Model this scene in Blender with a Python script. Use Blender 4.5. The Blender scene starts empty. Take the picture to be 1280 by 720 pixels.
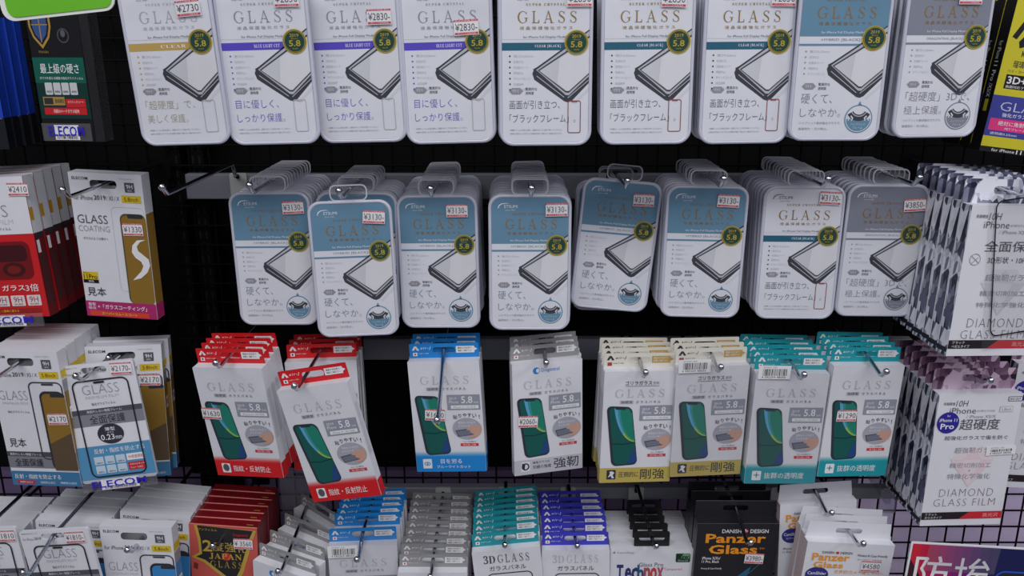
import bpy, bmesh, math, random
from mathutils import Vector, Matrix, Euler
from mathutils.geometry import tessellate_polygon
random.seed(7)
R = math.radians
SC = bpy.context.scene
COL = SC.collection
# ---------------------------------------------------------------- camera, light, exposure
F_PX, PITCH, CAM_Z = 1100.0, R(16.2), 1.45
cam_d = bpy.data.cameras.new('camera'); cam = bpy.data.objects.new('camera', cam_d); COL.objects.link(cam)
cam_d.sensor_width = 36.0; cam_d.lens = 36.0 * F_PX / 1280.0; cam_d.clip_start = 0.01
cam.location = (0, 0, CAM_Z); cam.rotation_euler = (math.pi/2 - PITCH, 0, 0)
SC.camera = cam
w = bpy.data.worlds.new('shop_light'); SC.world = w; w.use_nodes = True
w.node_tree.nodes['Background'].inputs[0].default_value = (0.82, 0.84, 1.0, 1)
w.node_tree.nodes['Background'].inputs[1].default_value = 0.16
def area(name, loc, target, sx, sy, power, color):
    l = bpy.data.lights.new(name, 'AREA'); l.shape = 'RECTANGLE'; l.size = sx; l.size_y = sy; l.energy = power; l.color = color
    o = bpy.data.objects.new(name, l); COL.objects.link(o); o.location = loc
    o.rotation_euler = (Vector(target) - Vector(loc)).to_track_quat('-Z', 'Y').to_euler()
    return o
area('ceiling_tube_row', (-0.3, -0.7, 3.1), (0, 1.0, 1.0), 3.4, 0.6, 56, (0.97, 0.97, 1.0))
area('ceiling_tube_aisle', (0.6, -2.2, 2.7), (0, 1.0, 1.0), 3.4, 0.5, 26, (0.97, 0.96, 1.0))
area('added_fill_lower_right', (2.3, 0.1, 2.4), (0.55, 1.1, .8), 1.2, 0.4, 14, (0.97, 0.95, 1.0))  # unseen fill lamp, added to brighten the pale lower right panel
SC.view_settings.view_transform = 'Standard'; SC.view_settings.look = 'None'
SC.view_settings.gamma = 1.0; SC.view_settings.use_curve_mapping = False
SC.view_settings.exposure = -0.40
SC.cycles.transparent_max_bounces = 40
SC.cycles.max_bounces = 8

def at(px, py, y):
    """world point seen at a photo pixel on the vertical plane y"""
    a = (px - 640) / F_PX; b = (360 - py) / F_PX
    cp, sp = math.cos(PITCH), math.sin(PITCH)
    t = y / (cp + b * sp)
    return Vector((a * t, y, CAM_Z + (-sp + b * cp) * t))

# ---------------------------------------------------------------- materials
def lin(c):
    c /= 255.0
    return c / 12.92 if c <= 0.04045 else ((c + 0.055) / 1.055) ** 2.4
_M = {}
def mat(rgb, rough=0.45, metal=0.0, spec=0.4, coat=0.0, grain=0.05, alpha=1.0):
    k = (rgb, rough, metal, spec, coat, grain, alpha)
    if k in _M: return _M[k]
    m = bpy.data.materials.new('print_%02x%02x%02x' % rgb); m.use_nodes = True
    nt = m.node_tree; b = nt.nodes['Principled BSDF']
    col = tuple(lin(c) for c in rgb) + (1,)
    if grain and not metal:
        n = nt.nodes.new('ShaderNodeTexNoise'); n.inputs['Scale'].default_value = 60; n.inputs['Detail'].default_value = 3
        tc = nt.nodes.new('ShaderNodeTexCoord'); nt.links.new(tc.outputs['Object'], n.inputs['Vector'])
        mx = nt.nodes.new('ShaderNodeMix'); mx.data_type = 'RGBA'
        mx.inputs['A'].default_value = tuple(x * (1 - grain) for x in col[:3]) + (1,)
        mx.inputs['B'].default_value = tuple(min(1, x * (1 + grain)) for x in col[:3]) + (1,)
        nt.links.new(n.outputs['Fac'], mx.inputs['Factor']); nt.links.new(mx.outputs['Result'], b.inputs['Base Color'])
    else: b.inputs['Base Color'].default_value = col
    b.inputs['Roughness'].default_value = rough; b.inputs['Metallic'].default_value = metal
    b.inputs['Specular IOR Level'].default_value = spec
    if coat: b.inputs['Coat Weight'].default_value = coat; b.inputs['Coat Roughness'].default_value = 0.08
    if alpha < 1: b.inputs['Alpha'].default_value = alpha
    _M[k] = m
    return m
def clear_mat(name, tint=(0.975, 0.975, 0.985), haze=0.05, rough=0.12):
    """thin clear plastic: mostly transparent, a little milky, glossy on top"""
    if name in _M: return _M[name]
    m = bpy.data.materials.new(name); m.use_nodes = True; nt = m.node_tree; nt.nodes.clear()
    out = nt.nodes.new('ShaderNodeOutputMaterial'); tr = nt.nodes.new('ShaderNodeBsdfTransparent'); tr.inputs[0].default_value = (*tint, 1)
    df = nt.nodes.new('ShaderNodeBsdfDiffuse'); df.inputs[0].default_value = (0.8, 0.8, 0.86, 1)
    gl = nt.nodes.new('ShaderNodeBsdfGlossy'); gl.inputs['Roughness'].default_value = rough
    m1 = nt.nodes.new('ShaderNodeMixShader'); m1.inputs[0].default_value = haze
    m2 = nt.nodes.new('ShaderNodeMixShader'); lw = nt.nodes.new('ShaderNodeLayerWeight'); lw.inputs[0].default_value = 0.3; fr = nt.nodes.new('ShaderNodeMath'); fr.operation = 'MULTIPLY_ADD'; fr.inputs[1].default_value = 0.5; fr.inputs[2].default_value = 0.03; nt.links.new(lw.outputs['Facing'], fr.inputs[0])
    nt.links.new(tr.outputs[0], m1.inputs[1]); nt.links.new(df.outputs[0], m1.inputs[2])
    nt.links.new(fr.outputs[0], m2.inputs[0]); nt.links.new(m1.outputs[0], m2.inputs[1]); nt.links.new(gl.outputs[0], m2.inputs[2])
    nt.links.new(m2.outputs[0], out.inputs[0]); _M[name] = m
    return m
def crystal_mat(name, dark, mid, light, scale):
    """facetted gem pattern printed on the film cartons"""
    if name in _M: return _M[name]
    m = bpy.data.materials.new(name); m.use_nodes = True; nt = m.node_tree; b = nt.nodes['Principled BSDF']
    tc = nt.nodes.new('ShaderNodeTexCoord'); mp = nt.nodes.new('ShaderNodeMapping')
    mp.inputs['Rotation'].default_value = (0.35, 0.3, 0.2); mp.inputs['Scale'].default_value = (1.0, 1.5, 0.62)
    v = nt.nodes.new('ShaderNodeTexVoronoi'); v.inputs['Scale'].default_value = scale; v.distance = 'EUCLIDEAN'
    rp = nt.nodes.new('ShaderNodeValToRGB'); rp.color_ramp.interpolation = 'LINEAR'
    e = rp.color_ramp.elements; e[0].position = 0.18; e[0].color = (*[lin(c) for c in dark], 1)
    e[1].position = 0.62; e[1].color = (*[lin(c) for c in light], 1)
    x = e.new(0.38); x.color = (*[lin(c) for c in mid], 1)
    sp = nt.nodes.new('ShaderNodeSeparateColor')
    nt.links.new(tc.outputs['Object'], mp.inputs[0]); nt.links.new(mp.outputs[0], v.inputs['Vector'])
    nt.links.new(v.outputs['Color'], sp.inputs[0])
    v2 = nt.nodes.new('ShaderNodeTexVoronoi'); v2.inputs['Scale'].default_value = scale * 2.3; v2.distance = 'EUCLIDEAN'
    nt.links.new(mp.outputs[0], v2.inputs['Vector'])
    s2 = nt.nodes.new('ShaderNodeSeparateColor'); nt.links.new(v2.outputs['Color'], s2.inputs[0])
    av = nt.nodes.new('ShaderNodeMath'); av.operation = 'MULTIPLY_ADD'; av.inputs[1].default_value = 0.45
    ml = nt.nodes.new('ShaderNodeMath'); ml.operation = 'MULTIPLY'; ml.inputs[1].default_value = 0.6
    nt.links.new(sp.outputs[0], ml.inputs[0]); nt.links.new(s2.outputs[0], av.inputs[0]); nt.links.new(ml.outputs[0], av.inputs[2])
    nt.links.new(av.outputs[0], rp.inputs[0]); nt.links.new(rp.outputs[0], b.inputs['Base Color'])
    b.inputs['Roughness'].default_value = 0.3; _M[name] = m
    return m
WHITE = mat((226, 227, 233)); CARDW = mat((224, 226, 234), 0.4, coat=0.15)
INK = mat((52, 52, 60)); BLACK = mat((22, 22, 26)); GREYT = mat((150, 152, 160)); PALE = mat((196, 198, 206))
RED = mat((206, 28, 36)); PINKRED = mat((214, 70, 84)); GOLD = mat((178, 150, 80)); PAPER = mat((238, 238, 240))
CHROME = mat((196, 198, 206), 0.18, 1.0, grain=0)
SHELL = mat((205, 207, 222), 0.22, spec=0.5, coat=0.3, grain=0.03)
CLEAR = clear_mat('clear_plastic'); FILM = clear_mat('clear_film', (0.99, 0.99, 0.995), 0.012, 0.1); TABCLEAR = clear_mat('clear_tab_plastic', (0.98, 0.98, 0.99), 0.02); TABEDGE = clear_mat('clear_tab_edge', haze=0.75)

# ---------------------------------------------------------------- mesh building
_GLY = {}
def glyphs(s, wt=0.0, sp=1.0):
    """flat outline of a line of lettering, scaled to the unit square"""
    if wt > 0.003 and any(ord(ch) > 0x4e00 and ord(ch) < 0x9fff for ch in s): wt = 0.003
    k = (s, wt, sp)
    if k in _GLY: return _GLY[k]
    c = bpy.data.curves.new('line', 'FONT'); c.body = s; c.resolution_u = 2; c.offset = wt; c.space_character = sp
    o = bpy.data.objects.new('line', c); COL.objects.link(o)
    me = o.evaluated_get(bpy.context.evaluated_depsgraph_get()).to_mesh()
    vs = [(v.co.x, v.co.y) for v in me.vertices]; fs = [tuple(p.vertices) for p in me.polygons]
    bpy.data.objects.remove(o); bpy.data.curves.remove(c)
    x0 = min(v[0] for v in vs); x1 = max(v[0] for v in vs); y0 = min(v[1] for v in vs); y1 = max(v[1] for v in vs)
    r = ([((x - x0) / max(1e-6, x1 - x0), (y - y0) / max(1e-6, y1 - y0)) for x, y in vs], fs)
    _GLY[k] = r
    return r
SERIF = {c: chr(0x1D400 + ord(c) - 65) for c in 'ABCDEFGHIJKLMNOPQRSTUVWXYZ'}
SERIF.update({str(i): chr(0x1D7CE + i) for i in range(10)})
def serif(s): return ''.join(SERIF.get(c, c) for c in s)
def rr(x0, y0, x1, y1, r, n=5):
    r = min(r, (x1 - x0) / 2, (y1 - y0) / 2); p = []
    for cx, cy, a in ((x1 - r, y0 + r, -90), (x1 - r, y1 - r, 0), (x0 + r, y1 - r, 90), (x0 + r, y0 + r, 180)):
        for i in range(n + 1):
            t = R(a + 90 * i / n); p.append((cx + r * math.cos(t), cy + r * math.sin(t)))
    return p
def ell(cx, cy, rx, ry, n=28): return [(cx + rx * math.cos(2 * math.pi * i / n), cy + ry * math.sin(2 * math.pi * i / n)) for i in range(n)]

class MB:
    def __init__(s, W=0, H=0, y=0.0):
        s.v = []; s.f = []; s.mi = []; s.m = []; s.W = W; s.H = H; s.y = y; s.sm = []; s.xf = None
    def idx(s, m):
        if m not in s.m: s.m.append(m)
        return s.m.index(m)
    def add(s, vs, fs, m, smooth=False):
        b = len(s.v); s.v += [tuple(v) for v in vs]; i = s.idx(m)
        for f in fs: s.f.append(tuple(b + k for k in f)); s.mi.append(i); s.sm.append(smooth)
    # --- flat artwork in face millimetres: u from the left, v down from the top
    def P(s, u, v, layer):
        if s.xf: u, v = s.xf(u, v)
        return ((u - s.W / 2) / 1000, s.y - 0.0002 - 0.00011 * layer, (s.H - v) / 1000)
    def poly(s, pts, m, layer=0):
        vs = [s.P(u, v, layer) for u, v in pts]
        tri = tessellate_polygon([[Vector((a[0], a[2], 0)) for a in vs]])
        s.add(vs, tri, m)
    def rect(s, u0, v0, u1, v1, m, layer=0, r=0):
        s.poly(rr(u0, v0, u1, v1, r) if r else [(u0, v0), (u1, v0), (u1, v1), (u0, v1)], m, layer)
    def ring(s, outer, inner, m, layer=0):
        vs = [s.P(u, v, layer) for u, v in outer] + [s.P(u, v, layer) for u, v in inner]; n = len(outer)
        s.add(vs, [(i, (i + 1) % n, n + (i + 1) % n, n + i) for i in range(n)], m)
    def frame(s, u0, v0, u1, v1, t, m, layer=0, r=4):
        s.ring(rr(u0, v0, u1, v1, r), rr(u0 + t, v0 + t, u1 - t, v1 - t, max(0.3, r - t)), m, layer)
    def text(s, st, u0, v0, u1, v1, m, layer=3, wt=0.0, sp=1.0, shear=0.0):
        vs, fs = glyphs(st, wt, sp)
        s.add([s.P(u0 + x * (u1 - u0) + shear * y, v1 + y * (v0 - v1), layer) for x, y in vs], fs, m)
    def line(s, a, b, t, m, layer=2):
        dx, dy = b[0] - a[0], b[1] - a[1]; L = math.hypot(dx, dy); nx, ny = -dy / L * t / 2, dx / L * t / 2
        s.poly([(a[0] + nx, a[1] + ny), (b[0] + nx, b[1] + ny), (b[0] - nx, b[1] - ny), (a[0] - nx, a[1] - ny)], m, layer)
    def strip(s, pts, m, layer):
        vs = []; n = len(pts)
        for i, (x, y, w_) in enumerate(pts):
            a, c = pts[max(0, i - 1)], pts[min(n - 1, i + 1)]; dx, dy = c[0] - a[0], c[1] - a[1]; L = math.hypot(dx, dy) or 1
            vs += [s.P(x - dy / L * w_ / 2, y + dx / L * w_ / 2, layer), s.P(x + dy / L * w_ / 2, y - dx / L * w_ / 2, layer)]
        s.add(vs, [(2 * i, 2 * i + 1, 2 * i + 3, 2 * i + 2) for i in range(n - 1)], m)
    def glass(s, u0, v0, u1, v1, m, layer=3):
        """the word GLASS in wide-set roman capitals with thin and thick strokes"""
        adv = (.92, .68, .90, .68, .68); gap = .36; tot = sum(adv) + 4 * gap; kx = (u1 - u0) / tot; ky = v1 - v0; x0 = 0
        old = s.xf
        for ch, a in zip('GLASS', adv):
            ox = u0 + x0 * kx
            s.xf = lambda x, y, ox=ox: (ox + x * kx, v1 - y * ky)
            if ch == 'L':
                for q in ([(.12, 0), (.235, 0), (.235, 1), (.12, 1)], [(.02, 0), (.64, 0), (.66, .27), (.62, .27), (.53, .05), (.02, .05)], [(.02, .955), (.335, .955), (.335, 1), (.02, 1)]): s.poly(q, m, layer)
            elif ch == 'A':
                for q in ([(.08, 0), (.13, 0), (.45, .98), (.40, 1)], [(.66, 0), (.79, 0), (.46, 1.02), (.40, 1.02), (.385, .96)], [(.2, .31), (.58, .31), (.565, .355), (.21, .355)], [(-.01, 0), (.24, 0), (.24, .04), (-.01, .04)], [(.57, 0), (.91, 0), (.91, .04), (.57, .04)]): s.poly(q, m, layer)
            elif ch == 'S':
                s.strip([(.56, .78, .04), (.5, .91, .04), (.36, .98, .04), (.2, .93, .06), (.125, .79, .09), (.17, .66, .11), (.33, .545, .125), (.50, .43, .125), (.585, .28, .11), (.54, .11, .07), (.38, .02, .04), (.2, .06, .04), (.1, .24, .04)], m, layer)
                s.poly([(.55, .74), (.59, .74), (.59, 1), (.55, .94)], m, layer); s.poly([(.07, 0), (.11, .06), (.11, .28), (.07, .28)], m, layer)
            else:
                s.strip([(.47 + .39 * math.cos(R(t)), .5 + .485 * math.sin(R(t)), .035 + .10 * max(0, -math.cos(R(t))) ** 1.3) for t in range(32, 322, 12)], m, layer)
                s.poly([(.72, .1), (.83, .16), (.83, .44), (.72, .44)], m, layer); s.poly([(.6, .405), (.93, .405), (.93, .45), (.6, .45)], m, layer); s.poly([(.77, .70), (.81, .70), (.81, .99), (.77, .9)], m, layer)
            x0 += a + gap
        s.xf = old
    # --- solids, metres
    def box(s, x0, y0, z0, x1, y1, z1, m):
        v = [(x0, y0, z0), (x1, y0, z0), (x1, y1, z0), (x0, y1, z0), (x0, y0, z1), (x1, y0, z1), (x1, y1, z1), (x0, y1, z1)]
        s.add(v, [(0, 3, 2, 1), (4, 5, 6, 7), (0, 1, 5, 4), (1, 2, 6, 5), (2, 3, 7, 6), (3, 0, 4, 7)], m)
    def plate(s, outer, holes, y0, y1, m, side=None):
        """upright plate with holes, outlines in metres (x, z)"""
        loops = [outer] + holes; flat = [p for l in loops for p in l]
        tri = tessellate_polygon([[Vector((p[0], p[1], 0)) for p in l] for l in loops]); n = len(flat)
        s.add([(x, y0, z) for x, z in flat], tri, m); s.add([(x, y1, z) for x, z in flat], tri, m)
        for l in loops:
            k = len(l); s.add([(x, y0, z) for x, z in l] + [(x, y1, z) for x, z in l], [(i, (i + 1) % k, k + (i + 1) % k, k + i) for i in range(k)], side or m)
    def loft(s, loops, m, smooth=True):
        n = len(loops[0]); b = [p for l in loops for p in l]; fs = []
        for j in range(len(loops) - 1):
            fs += [(j * n + i, j * n + (i + 1) % n, (j + 1) * n + (i + 1) % n, (j + 1) * n + i) for i in range(n)]
        s.add(b, fs, m, smooth)
        s.add(loops[0], [tuple(range(n))], m); s.add(loops[-1], [tuple(range(n))], m)
    def tube(s, pts, r, m, n=10):
        pts = [Vector(p) for p in pts]; loops = []
        for i, p in enumerate(pts):
            t = (pts[min(i + 1, len(pts) - 1)] - pts[max(i - 1, 0)]).normalized()
            a = Vector((1, 0, 0)) if abs(t.x) < 0.8 else Vector((0, 0, 1))
            u = t.cross(a).normalized(); w_ = t.cross(u)
            loops.append([tuple(p + r * (math.cos(2 * math.pi * k / n) * u + math.sin(2 * math.pi * k / n) * w_)) for k in range(n)])
        s.loft(loops, m)
    def ball(s, c, r, m, n=12):
        loops = []
        for j in range(1, n // 2):
            t = math.pi * j / (n // 2)
            loops.append([(c[0] + r * math.sin(t) * math.cos(2 * math.pi * k / n), c[1] + r * math.sin(t) * math.sin(2 * math.pi * k / n), c[2] + r * math.cos(t)) for k in range(n)])
        s.loft(loops, m)
    def mesh(s, name):
        me = bpy.data.meshes.new(name); me.from_pydata(s.v, [], s.f)
        for m in s.m: me.materials.append(m)
        me.polygons.foreach_set('material_index', s.mi); me.polygons.foreach_set('use_smooth', s.sm)
        me.update(); return me

def tag(o, label=None, cat=None, group=None, kind=None):
    for k, v in (('label', label), ('category', cat), ('group', group), ('kind', kind)):
        if v: o[k] = v
    return o
def link(name, me, parent=None):
    o = bpy.data.objects.new(name, me); COL.objects.link(o); o.parent = parent
    return o
def thing(name, label, cat, group, loc, rot=(0, 0, 0)):
    o = bpy.data.objects.new(name, None); COL.objects.link(o); o.empty_display_size = 0.02
    o.location = loc; o.rotation_mode = 'YXZ'; o.rotation_euler = (rot[1], rot[2], rot[0])
    return tag(o, label, cat, group)
def structure(name, mb):
    return tag(link(name, mb.mesh(name)), kind='structure')
def rotm(ya, le, ro):
    return Matrix.Rotation(ya, 3, 'Z') @ Matrix.Rotation(le, 3, 'X') @ Matrix.Rotation(ro, 3, 'Y')
ORD = ['', 'second', 'third', 'fourth', 'fifth', 'sixth', 'seventh', 'eighth', 'ninth', 'tenth', 'eleventh', 'twelfth', 'thirteenth', 'fourteenth']
POSE = {"A1": [-0.3125, 0.8509, 1.3456, -0.0612, 0.0535, -0.0374],
 "A2": [-0.2276, 0.8532, 1.3459, -0.0195, 0.0452, -0.027],
 "A3": [-0.1449, 0.8653, 1.3463, -0.0904, 0.0271, -0.0307],
 "A4": [-0.0586, 0.8597, 1.346, -0.0351, 0.0117, -0.0281],
 "A5": [0.032, 0.8484, 1.3454, 0.0024, 0.003, -0.0078],
 "A6": [0.1283, 0.8528, 1.3461, -0.0042, -0.0119, -0.0127],
 "A7": [0.2237, 0.8581, 1.3461, 0.0678, -0.0076, -0.0071],
 "A8": [0.3088, 0.8536, 1.3494, 0.0051, 0.0148, -0.0008],
 "A9": [0.4139, 0.8719, 1.3504, 0.1194, 0.0143, -0.001],
 "B1": [-0.258, 0.928, 1.1371, -0.0273, 0.002, -0.0136],
 "B2": [-0.1662, 0.9046, 1.1321, 0.0567, 0.007, -0.0247],
 "B3": [-0.0786, 0.9292, 1.1333, -0.0533, -0.0068, -0.0177],
 "B4": [0.0192, 0.911, 1.1371, -0.0034, -0.0021, -0.0023],
 "B5": [0.1092, 0.9569, 1.1458, -0.0088, 0.0087, 0.0894],
 "B6": [0.209, 0.9364, 1.1433, -0.0569, 0.0377, 0.0059],
 "B7": [0.3139, 0.9331, 1.1425, -0.0211, 0.0016, 0.0015],
 "B8": [0.4041, 0.9372, 1.1441, -0.0171, 0.0261, 0.0052],
 "C1": [-0.2956, 0.8968, 0.9673, -0.2077, 0.099, -0.0686],
 "C2": [-0.1803, 0.8612, 0.9593, -0.1954, 0.0605, -0.2205],
 "C3": [-0.0703, 0.928, 0.957, -0.0903, -0.0176, -0.0588],
 "C4": [0.043, 0.9279, 0.9564, 0.2206, -0.0202, -0.0187],
 "C5": [0.1407, 0.9095, 0.9533, 0.0814, 0.0119, 0.0156],
 "C6": [0.2218, 0.9108, 0.9612, 0.0822, 0.0547, -0.0066],
 "C7": [0.3066, 0.9075, 0.9526, 0.0363, 0.0296, 0.0224],
 "C8": [0.3898, 0.9111, 0.9601, 0.1006, 0.0217, 0.0349],
 "D1": [-0.177, 0.9194, 0.7253, 0.0586, -0.0195, -0.0106],
 "D2": [-0.0978, 0.904, 0.7011, 0.0413, 0.0078, 0.0301],
 "D3": [0.0061, 0.9193, 0.7222, 0.0081, -0.0025, -0.0985],
 "D4": [0.0788, 0.9247, 0.7163, -0.0037, -0.0117, -0.0159],
 "G1": [-0.3473, 0.94, 0.6773, 0.0433, -0.0894, 0.4221],
 "G2": [-0.3644, 0.9595, 0.6953, 0.2826, -0.0182, 0.6135],
 "G3": [-0.2485, 0.9532, 0.7267, -0.6692, 0.1381, -0.1098],
 "E1": [-0.5587, 0.9265, 1.1466, -0.0846, -0.0216, -0.0615],
 "E2": [-0.4361, 0.9375, 1.1434, -0.1264, 0.038, 0.0233],
 "E3": [-0.5286, 0.9002, 0.9543, -0.1068, 0.02, -0.027],
 "E4": [-0.4447, 0.8992, 0.9617, 0.0701, -0.0508, -0.0991],
 "E5": [-0.45, 0.9438, 0.9411, 0.1807, -0.0587, 0.0239],
 "E6": [-0.4957, 0.8648, 0.7784, -0.0899, -0.0009, -0.1158],
 "E7": [-0.4289, 0.8828, 0.7481, -0.036, -0.0014, 0.0087],
 "E8": [-0.5881, 0.8728, 0.7755, -0.054, -0.0008, -0.0697],
 "E9": [-0.5316, 0.9177, 0.7341, 0.0251, 0.0014, 0.0792],
 "E10": [-0.4412, 0.9293, 0.7377, 0.0036, 0.0004, 0.1053],
 "E11": [-0.6309, 0.9267, 0.7197, 0.0462, 0.0018, 0.0416],
 "F1": [-0.3504, 0.9246, 0.7478, -0.0468, -0.0022, 0.0498],
 "H1": [-0.434, 0.8712, 1.347, -0.0947, 0.0287, 0.0003],
 "H2": [-0.5742, 0.917, 1.3315, 0.1148, -0.0151, -0.0274],
 "I1": [0.5411, 0.9102, 1.3259, -0.0098, -0.0254, 0.1207],
 "J1": [0.488, 0.8475, 1.1315, 0.1566, -0.0211, 0.0482],
 "J2": [0.5098, 0.887, 0.9113, 0.0726, -0.0107, 0.0146],
 "K1": [0.1699, 0.931, 0.6907, 0.005, -0.0005, -0.0022],
 "K2": [0.2649, 0.9249, 0.7304, 0.0445, -0.0022, 0.0274],
 "K3": [0.3735, 0.9352, 0.7524, 0.0355, -0.0004, -0.0023],
 "K4": [0.3763, 0.8826, 0.7301, 0.0314, -0.001, 0.0711],
 "L1": [0.5218, 0.8227, 0.7689, 0.0239, -0.0571, 0.0756],
 "C2b": [-0.2174, 0.9458, 0.9506, 0.0356, -0.0086, -0.0218],
 "B2b": [-0.1671, 0.9385, 1.1358, 0.0192, 0.0356, 0.0006],
 "B5b": [0.1122, 0.9806, 1.1374, 0.0367, -0.0315, 0.0359]}
# ---------------------------------------------------------------- printed designs
def wrap_sleeve(mb, W, zc, h, y, m=None):
    mb.box(-W / 2, y, zc - h / 2, W / 2, y + 0.0012, zc + h / 2, m or CLEAR)
def price_mesh(price, w_=23, h=14):
    b = MB(w_, h); b.poly([(0, 0), (w_, 0), (w_, h), (0, h)], PAPER, 0)
    b.rect(0, 0, w_, 1.7, PINKRED, 1); b.rect(0.6, h - 2.6, w_ - 0.6, h - 0.6, PINKRED, 1)
    b.text('本日の特価 税込', 1, 0.3, w_ - 1, 1.5, PAPER, 2); b.text('ポイント対象商品', 3, h - 2.3, w_ - 3, h - 0.9, PAPER, 2)
    b.text(price, 1.2, 3.4, w_ - 1.2, h - 4.0, mat((92, 88, 98)), 2)
    return b.mesh('price_sticker')
def bars(b, u0, v0, u1, v1, layer, seed=1):
    rnd = random.Random(seed); u = u0
    while u < u1:
        t = rnd.choice((0.3, 0.3, 0.6, 0.9)); b.rect(u, v0, min(u1, u + t), v1, BLACK, layer); u += t + rnd.choice((0.35, 0.5, 0.8))
def barcode_mesh(w_=36, h=16):
    b = MB(w_, h); b.rect(0, 0, w_, h, PAPER, 0); b.text('4570001 358', 5, 1.4, 20, 3, GREYT, 1)
    bars(b, 5, 4, w_ - 4, h - 4, 1); b.text('4 582269 48056', 4, h - 3.4, w_ - 5, h - 1.2, INK, 1)
    return b.mesh('barcode_sticker')

def tin_meshes(kind):
    W, H = 88, 150
    gold = mat((196, 164, 92)); dgold = mat((150, 118, 62)); teal = mat((40, 98, 122)); purple = mat((92, 78, 196)); skyb = mat((104, 144, 170)); grey = mat((134, 138, 152))
    K = {'gold': (None, gold, 'CLEAR', mat((178, 180, 186)), ('「超硬度」で、', '美しく保護。'), mat((176, 170, 140)), 'frame', gold),
         'purple': (None, purple, 'BLUE LIGHT CUT', mat((150, 152, 160)), ('目に優しく、', 'しっかり保護。'), purple, 'frame', purple),
         'teal': (None, teal, 'CLEAR [BLACK]', dgold, ('画面が引き立つ、', '「ブラックフレーム」。'), mat((66, 78, 92)), 'redframe', INK),
         'blue': (skyb, CARDW, 'HYBRID [BLACK]', dgold, ('硬くて、', 'しなやか。'), mat((110, 130, 150)), 'ring', GREYT),
         'grey': (grey, CARDW, 'DRAGONTRAIL [BLACK]', dgold, ('「超硬度」3Dで、', '極上保護。'), mat((130, 132, 142)), 'ring', GREYT)}[kind]
    top, band, bt, gc, big, bigc, extra, dot = K
    s = MB()                                       # moulded clear shell: front rim, waist, back tray
    def loop(ins, y): return [(x, y, z) for x, z in rr(-W / 2000 + ins, ins, W / 2000 - ins, H / 1000 - ins, 0.0135 - ins * 0.7, 7)]
    s.loft([loop(.0034, .0012), loop(.0030, .0002), loop(.0014, .0), loop(.0003, .0008), loop(.0, .002), loop(.0002, .0032), loop(.0012, .0038), loop(.0016, .0046), loop(.0016, .0092), loop(.003, .0102)], SHELL)
    c = MB(W, H, 0.0008)
    c.poly(rr(3.4, 3.4, W - 3.4, H - 3.4, 10.5, 6), CARDW, 0)
    lg = mat((236, 238, 242)) if top else mat((110, 112, 122))
    if top:
        p = [(x, y) for x, y in rr(3.4, 3.4, W - 3.4, H - 3.4, 10.5, 6) if y < 54]; p = sorted(p, key=lambda q: (q[0]))
        arc = [q for q in rr(3.4, 3.4, W - 3.4, H - 3.4, 10.5, 6) if q[1] < 20]
        c.poly(sorted([q for q in arc if q[0] > W / 2], key=lambda q: -q[1]) + sorted([q for q in arc if q[0] < W / 2], key=lambda q: q[1]) + [(3.4, 53), (W - 3.4, 53)], top, 1)
        c.rect(3.4, 59.6, W - 3.4, 61.6, top, 1); c.text(bt, 24, 54.8, 60, 57.6, GREYT, 3)
    else:
        c.line((3.4, 51.5), (W - 3.4, 51.5), 0.4, PALE, 1); c.rect(3.4, 54.5, W - 3.4, 61.5, band, 1)
        c.text(serif(bt), 34, 56.4, 58, 59.4, mat((236, 236, 240)), 3, 0, 1.2)
    c.text('ETSUMI', 17, 11.2, 31, 14.4, lg, 3); c.text('since 1924', 18, 16, 28, 17.2, lg, 3)
    c.poly([(10, 14.6), (11, 11.4), (14, 9.4), (19, 9), (23, 10), (19, 9.7), (14.4, 10.3), (11.8, 12.2), (10.8, 14.8)], lg, 3)
    c.text(serif('SUPER CRYSTAL'), 26, 19.6, 62, 21.8, gc, 3, 0, 1.5)
    c.glass(18, 26.5, 73, 37, gc, 3)
    c.text('液 晶 保 護 強 化 ガ ラ ス', 20, 40, 69, 43, gc, 3)
    c.text('for iPhone Full Display Model', 23, 48.4, 63, 51, lg, 3)
    n = 5 if extra == 'ring' else 7
    for i, t in enumerate(('薄さ0.33mm', '気泡ゼロ', '防指紋コート', '飛散防止', 'ラウンドエッジ', '高透過率', 'スムースタッチ')[:n]):
        y = 66.5 + i * 5.1; c.poly(ell(10.6, y, 0.8, 0.8, 10), dot, 2); c.text(t, 14, y - 1.2, 14 + 2.3 * len(t), y + 1.2, PALE, 3)
    # handset drawing
    rim = mat((64, 66, 74)); hi = mat((188, 190, 198)); scr = mat((206, 208, 214)); gl = mat((222, 223, 228)); e = W - 3.4
    c.poly([(32.2, 78.6), (36, 76.6), (e, 43), (e, 44.4), (36.6, 79), (34, 82)], rim, 1)
    c.poly([(31.6, 82.6), (33, 79), (36, 78.6), (66, 101.5), (e, 85), (e, 91.4), (69, 107.6), (65.5, 109.2), (62, 108.2), (33.4, 88)], rim, 2)
    c.poly([(35.2, 79.2), (e, 44.6), (e, 85.4), (66, 102.6), (63, 102.4)], hi, 3); c.poly([(36.6, 79.6), (e, 48.6), (e, 83.6), (66, 100.2), (63, 100)], rim, 4)
    c.poly([(38.2, 80), (e, 50.6), (e, 82.4), (66, 98.8), (63.2, 98.6)], scr, 5); c.poly([(57, 69.4), (e, 50.7), (e, 82.2), (66, 98.6), (63.4, 98.6), (55, 91.6)], gl, 6)
    c.line((65, 105), (e, 88.6), 0.7, hi, 6); c.line((35.6, 84.6), (61.6, 104.4), 0.7, hi, 6)
    c.poly([(70, 109.6), (e, 95), (e, 99), (72, 111)], mat((212, 214, 222)), 1)
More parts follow.
